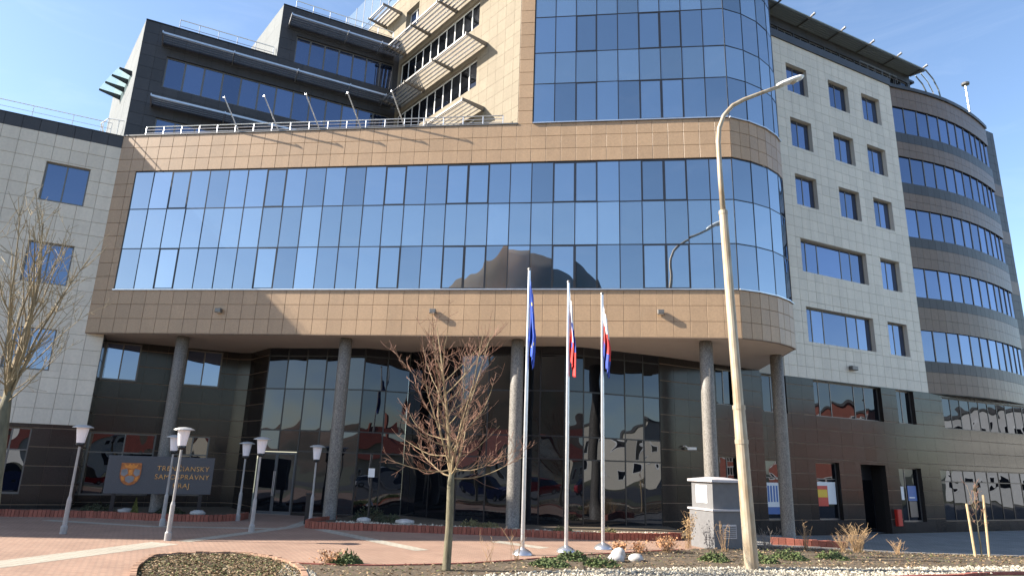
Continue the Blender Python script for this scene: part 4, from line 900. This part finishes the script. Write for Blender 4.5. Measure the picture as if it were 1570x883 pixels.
# ------------------------------------------------------------------ brick planter kerbs
M_BRK = mat('kerb_brick', (0.27, 0.085, 0.055), 0.8, var=0.22, noise=0.2, nscale=20)
def smooth_path(pts, step):
    out = []
    n = len(pts)
    for i in range(n - 1):
        p0, p1, p2, p3 = pts[max(0, i-1)], pts[i], pts[i+1], pts[min(n-1, i+2)]
        m = max(2, int(math.hypot(p2[0]-p1[0], p2[1]-p1[1]) / 0.05))
        for k in range(m):
            t = k/m
            out.append(tuple(0.5*((2*p1[a]) + (-p0[a]+p2[a])*t + (2*p0[a]-5*p1[a]+4*p2[a]-p3[a])*t*t + (-p0[a]+3*p1[a]-3*p2[a]+p3[a])*t**3) for a in (0, 1)))
    out.append(pts[-1]); res = [out[0]]; acc = 0
    for a, b in zip(out[:-1], out[1:]):
        acc += math.hypot(b[0]-a[0], b[1]-a[1])
        if acc >= step: res.append(b); acc = 0
    return res
def brick_kerb(pts, h, label, step=0.115, wdt=0.10, m=M_BRK, jag=0.012):
    P = smooth_path(pts, step); mb = MB()
    for a, b in zip(P[:-1], P[1:]):
        f, L_ = fr2(a, b); hh = h + random.uniform(-jag, jag); z = gz(*a) - 0.05
        c = [f.xy(0.008, -wdt/2), f.xy(L_-0.008, -wdt/2), f.xy(L_-0.008, wdt/2), f.xy(0.008, wdt/2)]
        mb.add([(*q, z) for q in c] + [(*q, z + 0.05 + hh) for q in c], [(4,5,6,7),(0,1,5,4),(1,2,6,5),(2,3,7,6),(3,0,4,7)])
    t = empty('planter_kerb', (*P[0], 0), label, 'kerb')
    obj('bricks', mb, m, t, kind='stuff')
brick_kerb([(-24, 27.2), (-19.4, 27.18), (-16.5, 27.7), (-13.4, 27.4), (-11.8, 27.65), (-10.85, 28.4), (-10.8, 29.6)], 0.26, 'upright red brick kerb of the planter below the signboard')
brick_kerb([(-7.0, 29.2), (-7.55, 27.4), (-7.1, 26.32), (-4.5, 26.1), (-1.75, 26.0), (1, 25.75), (3, 25.5), (5.2, 25.85), (6.7, 26.5)], 0.26, 'upright red brick kerb of the planter before the entrance glass')
brick_kerb([(-7.5, 14.6), (-8.1, 15.8), (-8.36, 16.52), (-8.65, 17.6), (-8.42, 18.13), (-7.95, 18.42), (-6.9, 18.66), (-6.03, 18.24), (-5.27, 17.47), (-4.57, 16.3), (-3.98, 14.6)], 0.11, 'low brick kerb around the oval leaf-strewn bed', 0.13, 0.12, mat('pale_brick', (0.34, 0.20, 0.13), 0.85, var=0.2, noise=0.2))
def edging(pts, w_, h_, label, m, step=0.6, name='edging'):
    P = smooth_path(pts, step); mb = MB(); z = lambda p: gz(*p)
    for a, b in zip(P[:-1], P[1:]):
        f, L_ = fr2(a, b); c = [f.xy(0.003, -w_/2), f.xy(L_-0.003, -w_/2), f.xy(L_-0.003, w_/2), f.xy(0.003, w_/2)]
        mb.add([(*q, z(a) - 0.05) for q in c] + [(*q, z(a) + h_) for q in c], [(4,5,6,7),(0,1,5,4),(1,2,6,5),(2,3,7,6),(3,0,4,7)])
    t = empty(name, (*P[0], 0), label, 'edging'); obj('edging_stones', mb, m, t, kind='stuff')
edging([(-5.1, 17.5), (-3.4, 17.5), (-1.2, 18.27), (0.15, 19.12), (2.05, 20.62), (4.7, 22.32), (6.3, 23.3)], 0.06, 0.06, 'thin red edging between pink paving and the long planting bed', M_REDKERB)
edging([(8.5, 25.15), (10.1, 25.6), (12.6, 25.7), (15, 25.6), (19, 26.1), (30, 27.9)], 0.10, 0.07, 'grey stone edging between the bed and the shaded pavement', M_KERB)
edging([(-2, 12.9), (4, 14.7), (9.9, 18.3), (12.1, 19.1), (15.05, 20.2), (30, 23.2)], 0.14, 0.06, 'dark red street kerb along the white gravel strip', M_REDKERB)
brick_kerb([(9.9, 26.2), (11.2, 25.9), (12.8, 26.1)], 0.30, 'short dark red brick kerb near the last round column', 0.25, 0.2)

# ------------------------------------------------------------------ litter, gravel, plants
def rand_in(poly, rnd):
    xs = [p[0] for p in poly]; ys = [p[1] for p in poly]
    while True:
        x, y = rnd.uniform(min(xs), max(xs)), rnd.uniform(min(ys), max(ys))
        if inside(poly, x, y): return x, y
M_LEAF = [mat('leaf_brown', (0.17, 0.105, 0.055), 0.85, var=0.35), mat('leaf_tan', (0.32, 0.22, 0.12), 0.85, var=0.3), mat('moss', (0.10, 0.11, 0.035), 0.9, var=0.3), mat('leaf_pale', (0.36, 0.29, 0.18), 0.85, var=0.2)]
def litter(poly, n, seed, wts, dz=0.03, smax=0.07, name='leaf_litter', xmax=99):
    rnd = random.Random(seed); mb = MB()
    for _ in range(n):
        x, y = rand_in(poly, rnd)
        if x > xmax: continue
        z = gz(x, y) + dz + rnd.uniform(0, 0.05); s = rnd.uniform(0.02, smax); a = rnd.uniform(0, 6.28)
        u = Vector((math.cos(a), math.sin(a), rnd.uniform(-0.5, 0.5))) * s; v = Vector((-math.sin(a), math.cos(a), rnd.uniform(-0.2, 0.9))) * s * 0.6
        c = Vector((x, y, z)); mb.cur = rnd.choices(range(4), wts)[0]
        mb.add([c - u, c + v*0.8, c + u, c - v*0.6 + Vector((0, 0, 0.01))], [(0, 1, 2, 3)])
    obj(name, mb, M_LEAF, kind='stuff')
litter(lbed, 11000, 31, (6, 3, 4, 1), smax=0.05); litter(rbed, 14000, 32, (6, 3, 3, 1), smax=0.055, xmax=24)
M_STN = mat('gravel_stone', (0.40, 0.355, 0.275), 0.85, var=0.4, noise=0.2); M_ROCK = mat('white_rock', (0.48, 0.45, 0.42), 0.85, noise=0.2, nscale=4, bump=0.3, bscale=8)
def pebbles(poly, n, seed, r0, r1, dz, name, xmax=99, m=M_STN, dens=None):
    rnd = random.Random(seed); mb = MB()
    for _ in range(n):
        x, y = rand_in(poly, rnd)
        if x > xmax: continue
        r = rnd.uniform(r0, r1); z = gz(x, y) + dz + r*0.25; a = rnd.uniform(0, 6.28); e = rnd.uniform(0.6, 1.0)
        vs = [(x + r*math.cos(a + k*math.pi/2)*(1 if k % 2 else e), y + r*math.sin(a + k*math.pi/2)*(1 if k % 2 else e), z) for k in range(4)] + [(x + rnd.uniform(-.3, .3)*r, y + rnd.uniform(-.3, .3)*r, z + r*rnd.uniform(0.5, 0.9)), (x, y, z - r*0.6)]
        mb.add(vs, [(0, 1, 4), (1, 2, 4), (2, 3, 4), (3, 0, 4), (1, 0, 5), (2, 1, 5), (3, 2, 5), (0, 3, 5)])
    obj(name, mb, m, kind='stuff')
pebbles(gbed, 9000, 41, 0.025, 0.06, 0.02, 'gravel', xmax=20)
pebbles([(-7.0, 26.6), (3, 25.8), (6.5, 26.8), (6.5, 27.4), (3, 26.8), (-6.5, 27.9)], 1500, 42, 0.03, 0.07, 0.14, 'gravel')
pebbles([(-4.6, 14.6), (-5.3, 17.2), (-5.0, 17.4), (-4.2, 16.1), (-3.8, 14.6)], 900, 43, 0.02, 0.05, 0.03, 'gravel')
def rock(x, y, r, label, z=None, sq=0.7):
    rnd = random.Random(int(x*100+y*10)); mb = MB(); n, m_ = 10, 6
    vs = [(0, 0, r*sq)]
    for j in range(1, m_):
        for k in range(n):
            th, ph = math.pi*j/m_, 2*math.pi*k/n; q = r*(1+rnd.uniform(-.12, .12)); vs.append((q*math.sin(th)*math.cos(ph)*1.15, q*math.sin(th)*math.sin(ph), q*math.cos(th)*sq))
    vs.append((0, 0, -r*sq)); fs = [(0, 1+k, 1+(k+1) % n) for k in range(n)]
    for j in range(m_-2):
        fs += [(1+j*n+k, 1+(j+1)*n+k, 1+(j+1)*n+(k+1) % n, 1+j*n+(k+1) % n) for k in range(n)]
    L0 = 1+(m_-2)*n; fs += [(L0+k, len(vs)-1, L0+(k+1) % n) for k in range(n)]
    mb.add(vs, fs); mb.smooth = True
    o = obj('rock', mb, M_ROCK, None, Matrix.Translation((x, y, (gz(x, y) if z is None else z) + r*sq*0.6))); tag(o, label, 'rock')
rock(3.13, 19.75, 0.22, 'broad white rock in front of the other two in the bed'); rock(3.30, 20.35, 0.19, 'topmost white rock leaning behind the other two in the bed', sq=1.1); rock(3.72, 20.0, 0.2, 'round white rock set apart by a gap in the bed')
rock(-3.9, 27.6, 0.34, 'flat white rock in the planter between two round columns', 0.13, 0.4); rock(-15.4, 28.6, 0.3, 'flat white rock in the planter under the signboard crest', 0.13, 0.45); rock(-12.6, 28.9, 0.28, 'flat white rock in the planter under the signboard lettering', 0.13, 0.45); rock(-5.6, 28.0, 0.25, 'small pale rock in the planter beside the thin black post', 0.13, 0.5)
M_DRY = [mat('dry_stem', (0.36, 0.23, 0.12), 0.85, var=0.2), mat('dry_leaf', (0.42, 0.20, 0.09), 0.8, var=0.3)]
M_GRN = [mat('juniper_stem', (0.10, 0.075, 0.04), 0.9), mat('juniper', (0.075, 0.10, 0.028), 0.8, var=0.35)]
def twig_shrub(x, y, h, r, n, label, seed, leaves=0, mats=None, z=None, name='dry_shrub', thin=0.006):
    rnd = random.Random(seed); z0 = (gz(x, y) + 0.02) if z is None else z; t = empty(name, (x, y, z0), label, 'shrub'); st = MB(); lf = MB(); mats = mats or M_DRY
    for k in range(n):
        az = rnd.uniform(0, 6.28); out = r*rnd.uniform(0.2, 1.0); hh = h*rnd.uniform(0.5, 1.0)
        b = Vector((x + rnd.gauss(0, r*0.12), y + rnd.gauss(0, r*0.12), z0)); e = b + Vector((math.cos(az)*out, math.sin(az)*out, hh)); md = b.lerp(e, 0.5) + Vector((rnd.gauss(0, .04), rnd.gauss(0, .04), hh*0.1))
        st.tube([b, md, e], [thin*1.5, thin, thin*0.5], 4, False)
        for _ in range(2):
            p = md.lerp(e, rnd.random()); q = p + Vector((rnd.gauss(0, .5), rnd.gauss(0, .5), rnd.uniform(0.1, .8))).normalized()*h*0.22
            st.tube([p, q], [thin*0.7, thin*0.4], 3, False)
        for _ in range(leaves):
            p = b.lerp(e, rnd.uniform(0.35, 1.0)) + Vector((rnd.gauss(0, .05), rnd.gauss(0, .05), rnd.gauss(0, .04))); s = rnd.uniform(0.02, 0.05)
            u = Vector((rnd.gauss(0, 1), rnd.gauss(0, 1), rnd.gauss(0, 1))).normalized()*s; v = u.orthogonal().normalized()*s*0.6
            lf.add([p-u, p+v, p+u, p-v], [(0, 1, 2, 3)])
    obj('stems', st, mats[0], t, kind='stuff')
    if leaves: obj('foliage', lf, mats[1], t, kind='stuff')
twig_shrub(-0.4, 18.7, 0.75, 0.35, 6, 'sparse upright dry twigs just past the bare tree trunk', 51)
twig_shrub(0.35, 19.0, 0.95, 0.5, 8, 'tall sparse dry twigs beside the base of the tallest flagpole', 52)
twig_shrub(3.5, 21.4, 0.42, 0.28, 22, 'orange dry-leaved shrub at the foot of the striped flag pole', 53, 9)
twig_shrub(4.15, 21.7, 0.38, 0.3, 20, 'reddish dry shrub behind the white rocks', 54, 8)
twig_shrub(5.1, 22.3, 0.5, 0.5, 34, 'wide pinkish dry shrub between rocks and cabinet', 55, 9)
twig_shrub(6.15, 23.6, 1.25, 0.4, 14, 'tall withered climbing plant against the lit cabinet face', 56, 12, [M_DRY[0], mat('withered_leaf', (0.24, 0.15, 0.06), 0.85, var=0.4)])
twig_shrub(7.15, 22.9, 0.95, 0.35, 9, 'leafless twigs before the shaded cabinet face', 57)
twig_shrub(9.0, 24.2, 0.7, 0.6, 26, 'tangled grey bramble beside the street light', 58, 0, [mat('grey_twig', (0.26, 0.21, 0.17), 0.9)]*2)
twig_shrub(10.5, 24.6, 0.9, 0.4, 14, 'upright brown twigs close to the last round column', 59)
twig_shrub(11.6, 24.2, 0.65, 0.5, 26, 'low tan dry shrub under the tall grass clump', 60)
twig_shrub(12.3, 24.6, 0.95, 0.6, 60, 'tall fan of dry ornamental grass in the bed', 61, 0, [mat('straw', (0.38, 0.25, 0.13), 0.85, var=0.2)]*2)
twig_shrub(13.6, 24.4, 0.5, 0.45, 20, 'small dry shrub beyond the tall grass fan', 62)
twig_shrub(-4.3, 17.75, 0.32, 0.5, 30, 'low reddish dry clump at the tip of the long bed', 63, 4)
def juniper(x, y, r, h, label, seed, mats=None, z=None, n=900):
    rnd = random.Random(seed); z0 = (gz(x, y) + 0.03) if z is None else z; t = empty('low_shrub', (x, y, z0), label, 'shrub'); lf = MB(); st = MB()
    for k in range(7):
        a = k*0.9; st.tube([(x, y, z0), (x+math.cos(a)*r*0.7, y+math.sin(a)*r*0.7, z0+h*0.5)], [0.02, 0.006], 4, False)
    for _ in range(n):
        a, q = rnd.uniform(0, 6.28), r*math.sqrt(rnd.random()); lump = 0.65 + 0.35*math.sin(a*3+seed)*math.cos(q*5/r)
        p = Vector((x+math.cos(a)*q, y+math.sin(a)*q, z0 + h*lump*max(0.08, (1-(q/r)**2))*rnd.uniform(0.25, 1.05))); s = rnd.uniform(0.025, 0.06)
        u = Vector((rnd.gauss(0, 1), rnd.gauss(0, 1), rnd.gauss(0.5, 1))).normalized()*s; v = u.orthogonal().normalized()*s*0.45
        lf.add([p-u, p+v, p+u, p-v], [(0, 1, 2, 3)])
    m = mats or M_GRN; obj('stems', st, m[0], t); obj('foliage', lf, m[1], t, kind='stuff')
juniper(-3.9, 17.8, 0.4, 0.38, 'small dark green juniper at the tip of the long bed', 71)
juniper(1.95, 19.9, 0.5, 0.3, 'green juniper beside the middle flagpole foot', 72); juniper(2.6, 18.9, 0.5, 0.26, 'green juniper in front of the white rocks', 73); juniper(1.2, 18.6, 0.55, 0.25, 'spreading green juniper nearest the bare tree', 74)
juniper(6.1, 20.6, 0.45, 0.32, 'green juniper touching the street light foot', 75); juniper(7.5, 20.7, 0.5, 0.35, 'green juniper between street light and dry grass', 76); juniper(8.7, 21.6, 0.55, 0.38, 'green juniper under the grey bramble', 77); juniper(10.2, 22.0, 0.5, 0.3, 'green juniper in front of the upright brown twigs', 78)
for i, (x, y, r, h, lb) in enumerate([(-16.8, 28.9, 0.7, 0.45, 'dark shrub in the planter beyond the signboard end'), (-13.9, 29.2, 0.6, 0.4, 'dark shrub in the planter beneath the board'), (-5.6, 29.3, 0.8, 0.75, 'rounded dark shrub between thin post and entrance glass'), (-4.6, 28.6, 0.6, 0.4, 'low dark shrub beside the flat planter rock'), (-1.3, 27.6, 0.5, 0.35, 'tan-green shrub in planter before the middle column'), (-0.6, 27.2, 0.5, 0.3, 'low olive shrub beside the middle column'), (2.2, 26.6, 0.45, 0.3, 'olive shrub in planter behind the flagpoles'), (3.9, 26.6, 0.4, 0.28, 'last olive shrub in the entrance planter')]):
    juniper(x, y, r, h, lb, 80+i, [M_GRN[0], mat('planter_leaf', (0.05, 0.055, 0.025) if i < 4 else (0.16, 0.14, 0.06), 0.85, var=0.3)], 0.13, 700)
cn_ = empty('small_conifer', (-14.9, 28.3, 0.13), 'tiny upright conifer in the planter before the beige column foot', 'shrub')
rn = random.Random(3); lf = MB()
for _ in range(500):
    t_ = rn.random(); a = rn.uniform(0, 6.28); q = 0.16*(1-t_)*math.sqrt(rn.random()); p = Vector((-14.9+math.cos(a)*q, 28.3+math.sin(a)*q, 0.15+0.6*t_)); u = Vector((rn.gauss(0, .4), rn.gauss(0, .4), 1)).normalized()*0.05; v = u.orthogonal().normalized()*0.02
    lf.add([p-u, p+v, p+u, p-v], [(0, 1, 2, 3)])
obj('foliage', lf, mat('conifer_green', (0.12, 0.12, 0.03), 0.85, var=0.3), cn_, kind='stuff'); obj('trunk', MB().tube([(-14.9, 28.3, 0.1), (-14.9, 28.3, 0.6)], 0.012, 5), M_BARK, cn_)

# ------------------------------------------------------------------ posters and cash machine sign in the ground-floor windows
def flat(name, fr, u0, u1, z0, z1, y, m, parent): return obj(name, MB().box(u0, u1, y, y + 0.006, z0, z1), m, parent, fr.M())
PB = mat('poster_blue', (0.05, 0.14, 0.38), 0.4); PW = mat('poster_white', (0.75, 0.75, 0.74), 0.4); PY = mat('poster_yellow', (0.8, 0.5, 0.03), 0.4); PR = mat('poster_red', (0.6, 0.05, 0.03), 0.4)
p1 = empty('window_poster', (*RF.xy(-6.1), 0.9), 'white poster with blue stripes in the window by the last round column', 'poster')
flat('sheet', RF, -6.6, -5.25, 0.85, 2.05, 0.20, PW, p1)
for k in range(5): flat('stripe', RF, -6.45 + k*0.2, -6.33 + k*0.2, 1.1, 1.9, 0.192, PB, p1)
flat('footer', RF, -6.6, -5.25, 0.5, 0.848, 0.20, PB, p1)
p2 = empty('window_poster', (*RF.xy(-2.0), 0.9), 'red and yellow poster in the window next to the dark doorway', 'poster')
flat('sheet', RF, -2.7, -1.1, 1.0, 2.15, 0.205, PW, p2); flat('field', RF, -2.68, -1.75, 0.9, 1.95, 0.197, PR, p2); flat('panel', RF, -2.62, -1.8, 1.35, 1.75, 0.189, PY, p2)
p3 = empty('bank_sign', (*RF.xy(5.0), 0.4), 'blue cash machine panel in the window past the doorway', 'sign')
flat('panel', RF, 5.1, 5.9, 1.2, 2.05, 0.20, PB, p3); flat('notice', RF, 4.3, 4.75, 1.25, 2.0, 0.20, PW, p3); flat('stripe', RF, 5.2, 5.7, 1.35, 1.42, 0.192, PW, p3); flat('body', RF, 5.15, 5.85, 0.3, 1.18, 0.20, M_FRG, p3)

# ------------------------------------------------------------------ across the street (seen mirrored in the glass)
M_TILE = mat('red_roof_tile', (0.30, 0.075, 0.045), 0.8, noise=0.25, nscale=3, var=0.1); M_PL = [mat('plaster_a', (0.62, 0.57, 0.48), 0.9, noise=0.08), mat('plaster_b', (0.50, 0.44, 0.34), 0.9, noise=0.08), mat('plaster_c', (0.68, 0.67, 0.64), 0.9, noise=0.08)]
def house(x, y, w_, d_, eave, ridge, rz, label, m):
    M = Matrix.Translation((x, y, 0)) @ Matrix.Rotation(rz, 4, 'Z'); t = empty('house', (x, y, 0), label, 'house', 'houses across the street')
    mb = MB().box(-w_/2, w_/2, -d_/2, d_/2, -0.2, eave)
    mb.add([(s_*w_/2, -d_/2, eave) for s_ in (-1, 1)] + [(s_*w_/2, d_/2, eave) for s_ in (-1, 1)] + [(-w_/2, 0, ridge-0.15), (w_/2, 0, ridge-0.15)], [(2, 0, 4), (1, 3, 5)])
    obj('wall', mb, m, t, M)
    rf = MB(); o_ = 0.5
    rf.add([(-w_/2-o_, -d_/2-o_, eave-0.25), (w_/2+o_, -d_/2-o_, eave-0.25), (w_/2+o_, 0, ridge), (-w_/2-o_, 0, ridge), (-w_/2-o_, d_/2+o_, eave-0.25), (w_/2+o_, d_/2+o_, eave-0.25)], [(0, 1, 2, 3), (3, 2, 5, 4)])
    r_ = obj('roof', rf, M_TILE, t, M); obj('chimney', MB().box(w_*0.2, w_*0.2+0.7, -0.4, 0.3, ridge-1.0, ridge+1.0), M_BRK, r_, M)
    n = int(w_ // 3)
    for k in range(n):
        u = -w_/2 + w_*(k+0.5)/n; f_ = Fr((0, 0), 0)
        if k == n//2: 
            obj('door', MB().box(u-0.5, u+0.5, d_/2+0.002, d_/2+0.05, 0, 2.1), M_WOOD, t, M); continue
        wn_ = obj('window', MB().box(u-0.65, u+0.65, d_/2+0.002, d_/2+0.04, 0.9, 2.3), M_WHT, t, M); obj('pane', MB().box(u-0.55, u+0.55, d_/2+0.04, d_/2+0.05, 1.0, 2.2), G_ENT, wn_, M)
house(-38, -58, 16, 10, 3.6, 7.6, 0.25, 'low house with red roof and cream walls opposite the entrance', M_PL[0])
house(-12, -64, 18, 11, 3.8, 8.2, -0.05, 'long low house with red roof and tan walls opposite the flagpoles', M_PL[1])
house(14, -52, 17, 11, 3.8, 8.4, 0.12, 'low white house with red roof opposite the signboard', M_PL[2])
house(40, -50, 15, 10, 3.6, 7.4, -0.15, 'low tan house with red roof opposite the cream wing', M_PL[1])
def block(x0, x1, y0, y1, h, m, label, rows, n, face):
    t = empty('apartment_block', ((x0+x1)/2, (y0+y1)/2, 0), label, 'building')
    obj('wall', MB().box(x0, x1, y0, y1, -0.5, h), m, t); obj('roof', MB().box(x0-0.3, x1+0.3, y0-0.3, y1+0.3, h, h+0.4), M_ROOF, t)
    for r_ in range(rows):
        for k in range(n):
            y = y0 + (y1-y0)*(k+0.5)/n; z = 1.2 + r_*(h-1)/rows
            w_ = obj('window', MB().box(x0-0.04, x0-0.002, y-0.8, y+0.8, z, z+1.6), M_WHT, t); obj('pane', MB().box(x0-0.06, x0-0.041, y-0.68, y+0.68, z+0.12, z+1.48), G_ENT, w_)
block(88, 100, 14, 30, 12, mat('red_brick_wall', (0.33, 0.11, 0.075), 0.85, noise=0.2, nscale=2), 'red brick block mirrored in the lower windows of the shaded wing', 4, 9, 0)
block(84, 96, 38, 62, 11, M_PL[2], 'pale plaster block mirrored in the ground-floor window strip', 3, 7, 0)
block(74, 88, -34, -4, 9, M_PL[0], 'low cream block mirrored in the curved entrance glass', 2, 7, 0)
# castle hill
hl = MB(); n_, m_ = 48, 20; rn = random.Random(8)
def hillz(x, y): 
    e = lambda cx, cy, sx_, sy_, h: h*math.exp(-((x-cx)/sx_)**2 - ((y-cy)/sy_)**2)
    return e(-44, -150, 33, 30, 58) + e(-80, -155, 26, 30, 20) + e(-14, -165, 34, 30, 26) + e(-120, -190, 90, 40, 26) + e(70, -200, 90, 40, 24) + 2.0*math.sin(x*0.21)*math.cos(y*0.17) - 3
hl.add([(-300+600*i/60, -240+160*j/24, hillz(-300+600*i/60, -240+160*j/24)) for j in range(25) for i in range(61)], [(j*61+i, j*61+i+1, (j+1)*61+i+1, (j+1)*61+i) for j in range(24) for i in range(60)])
hl.smooth = True; obj('hill', hl, mat('hill_scrub', (0.20, 0.12, 0.075), 0.95, nscale=0.035, col2=(0.06, 0.06, 0.04)), kind='structure')
# parked cars
def car(x, y, rz, col, label):
    M = Matrix.Translation((x, y, -0.01)) @ Matrix.Rotation(rz, 4, 'Z'); t = empty('parked_car', (x, y, 0), label, 'car', 'cars parked along the street'); mp = mat('car_paint_' + label.split()[0], col, 0.25, metal=0.3)
    b = MB(); sec = [(-2.1, 0.45, 0.75), (-1.95, 0.3, 0.95), (-1.2, 0.25, 1.0), (1.0, 0.25, 0.95), (1.85, 0.3, 0.8), (2.1, 0.4, 0.62)]
    for i, (px, a, c) in enumerate(sec):
        w_ = 0.86 if 0 < i < 5 else 0.72
        b.v += [(px, -w_, a), (px, w_, a), (px, w_*0.95, c), (px, -w_*0.95, c)]
    b.f = [(i*4+k, i*4+(k+1) % 4, (i+1)*4+(k+1) % 4, (i+1)*4+k) for i in range(5) for k in range(4)] + [(3, 2, 1, 0), (20, 21, 22, 23)]; b.mi = [0]*len(b.f)
    obj('body', b, mp, t, M)
    c = MB().add([(-1.75, -0.78, 0.96), (1.0, -0.78, 0.93), (1.0, 0.78, 0.93), (-1.75, 0.78, 0.96), (-1.2, -0.6, 1.42), (0.25, -0.6, 1.44), (0.25, 0.6, 1.44), (-1.2, 0.6, 1.42)], [(0, 1, 5, 4), (1, 2, 6, 5), (2, 3, 7, 6), (3, 0, 4, 7)]); cb_ = obj('glasshouse', c, G_ENT, t, M)
    obj('roof', MB().add([(-1.22, -0.61, 1.42), (0.27, -0.61, 1.44), (0.27, 0.61, 1.44), (-1.22, 0.61, 1.42), (-0.5, 0, 1.49)], [(0, 1, 4), (1, 2, 4), (2, 3, 4), (3, 0, 4)]), mp, t, M)
    for wx in (-1.3, 1.3):
        for s_ in (-1, 1):
            w_ = obj('wheel', MB().tube([(wx, s_*0.66, 0.32), (wx, s_*0.87, 0.32)], 0.31, 18), M_FRD, t, M); obj('rim', MB().tube([(wx, s_*0.86, 0.32), (wx, s_*0.885, 0.32)], 0.19, 12), M_ALU, w_, M)
    for s_ in (-1, 1): obj('headlight', MB().bbox(s_*0.55-0.18, s_*0.55+0.18, -0.05, 0.0, 0.58, 0.74, 0.02), M_WHT, t, M @ Matrix.Translation((2.0, 0, 0)) @ Matrix.Rotation(R(90), 4, 'Z'))
for a in [(-13, 3.2, 0.12, (0.03, 0.05, 0.20), 'blue parked car across from the glass entrance doors'), (-7.5, 3.6, 0.1, (0.45, 0.02, 0.02), 'red parked car across from the brick planter'), (5.5, 4.0, 0.1, (0.04, 0.08, 0.25), 'navy parked car across from the flagpoles'), (11.5, 3.0, 0.08, (0.55, 0.55, 0.56), 'silver parked car across from the utility cabinet'), (17.5, 2.0, 0.05, (0.40, 0.03, 0.03), 'maroon parked car across from the sapling')]: car(*a)
print('objects', len(bpy.data.objects))
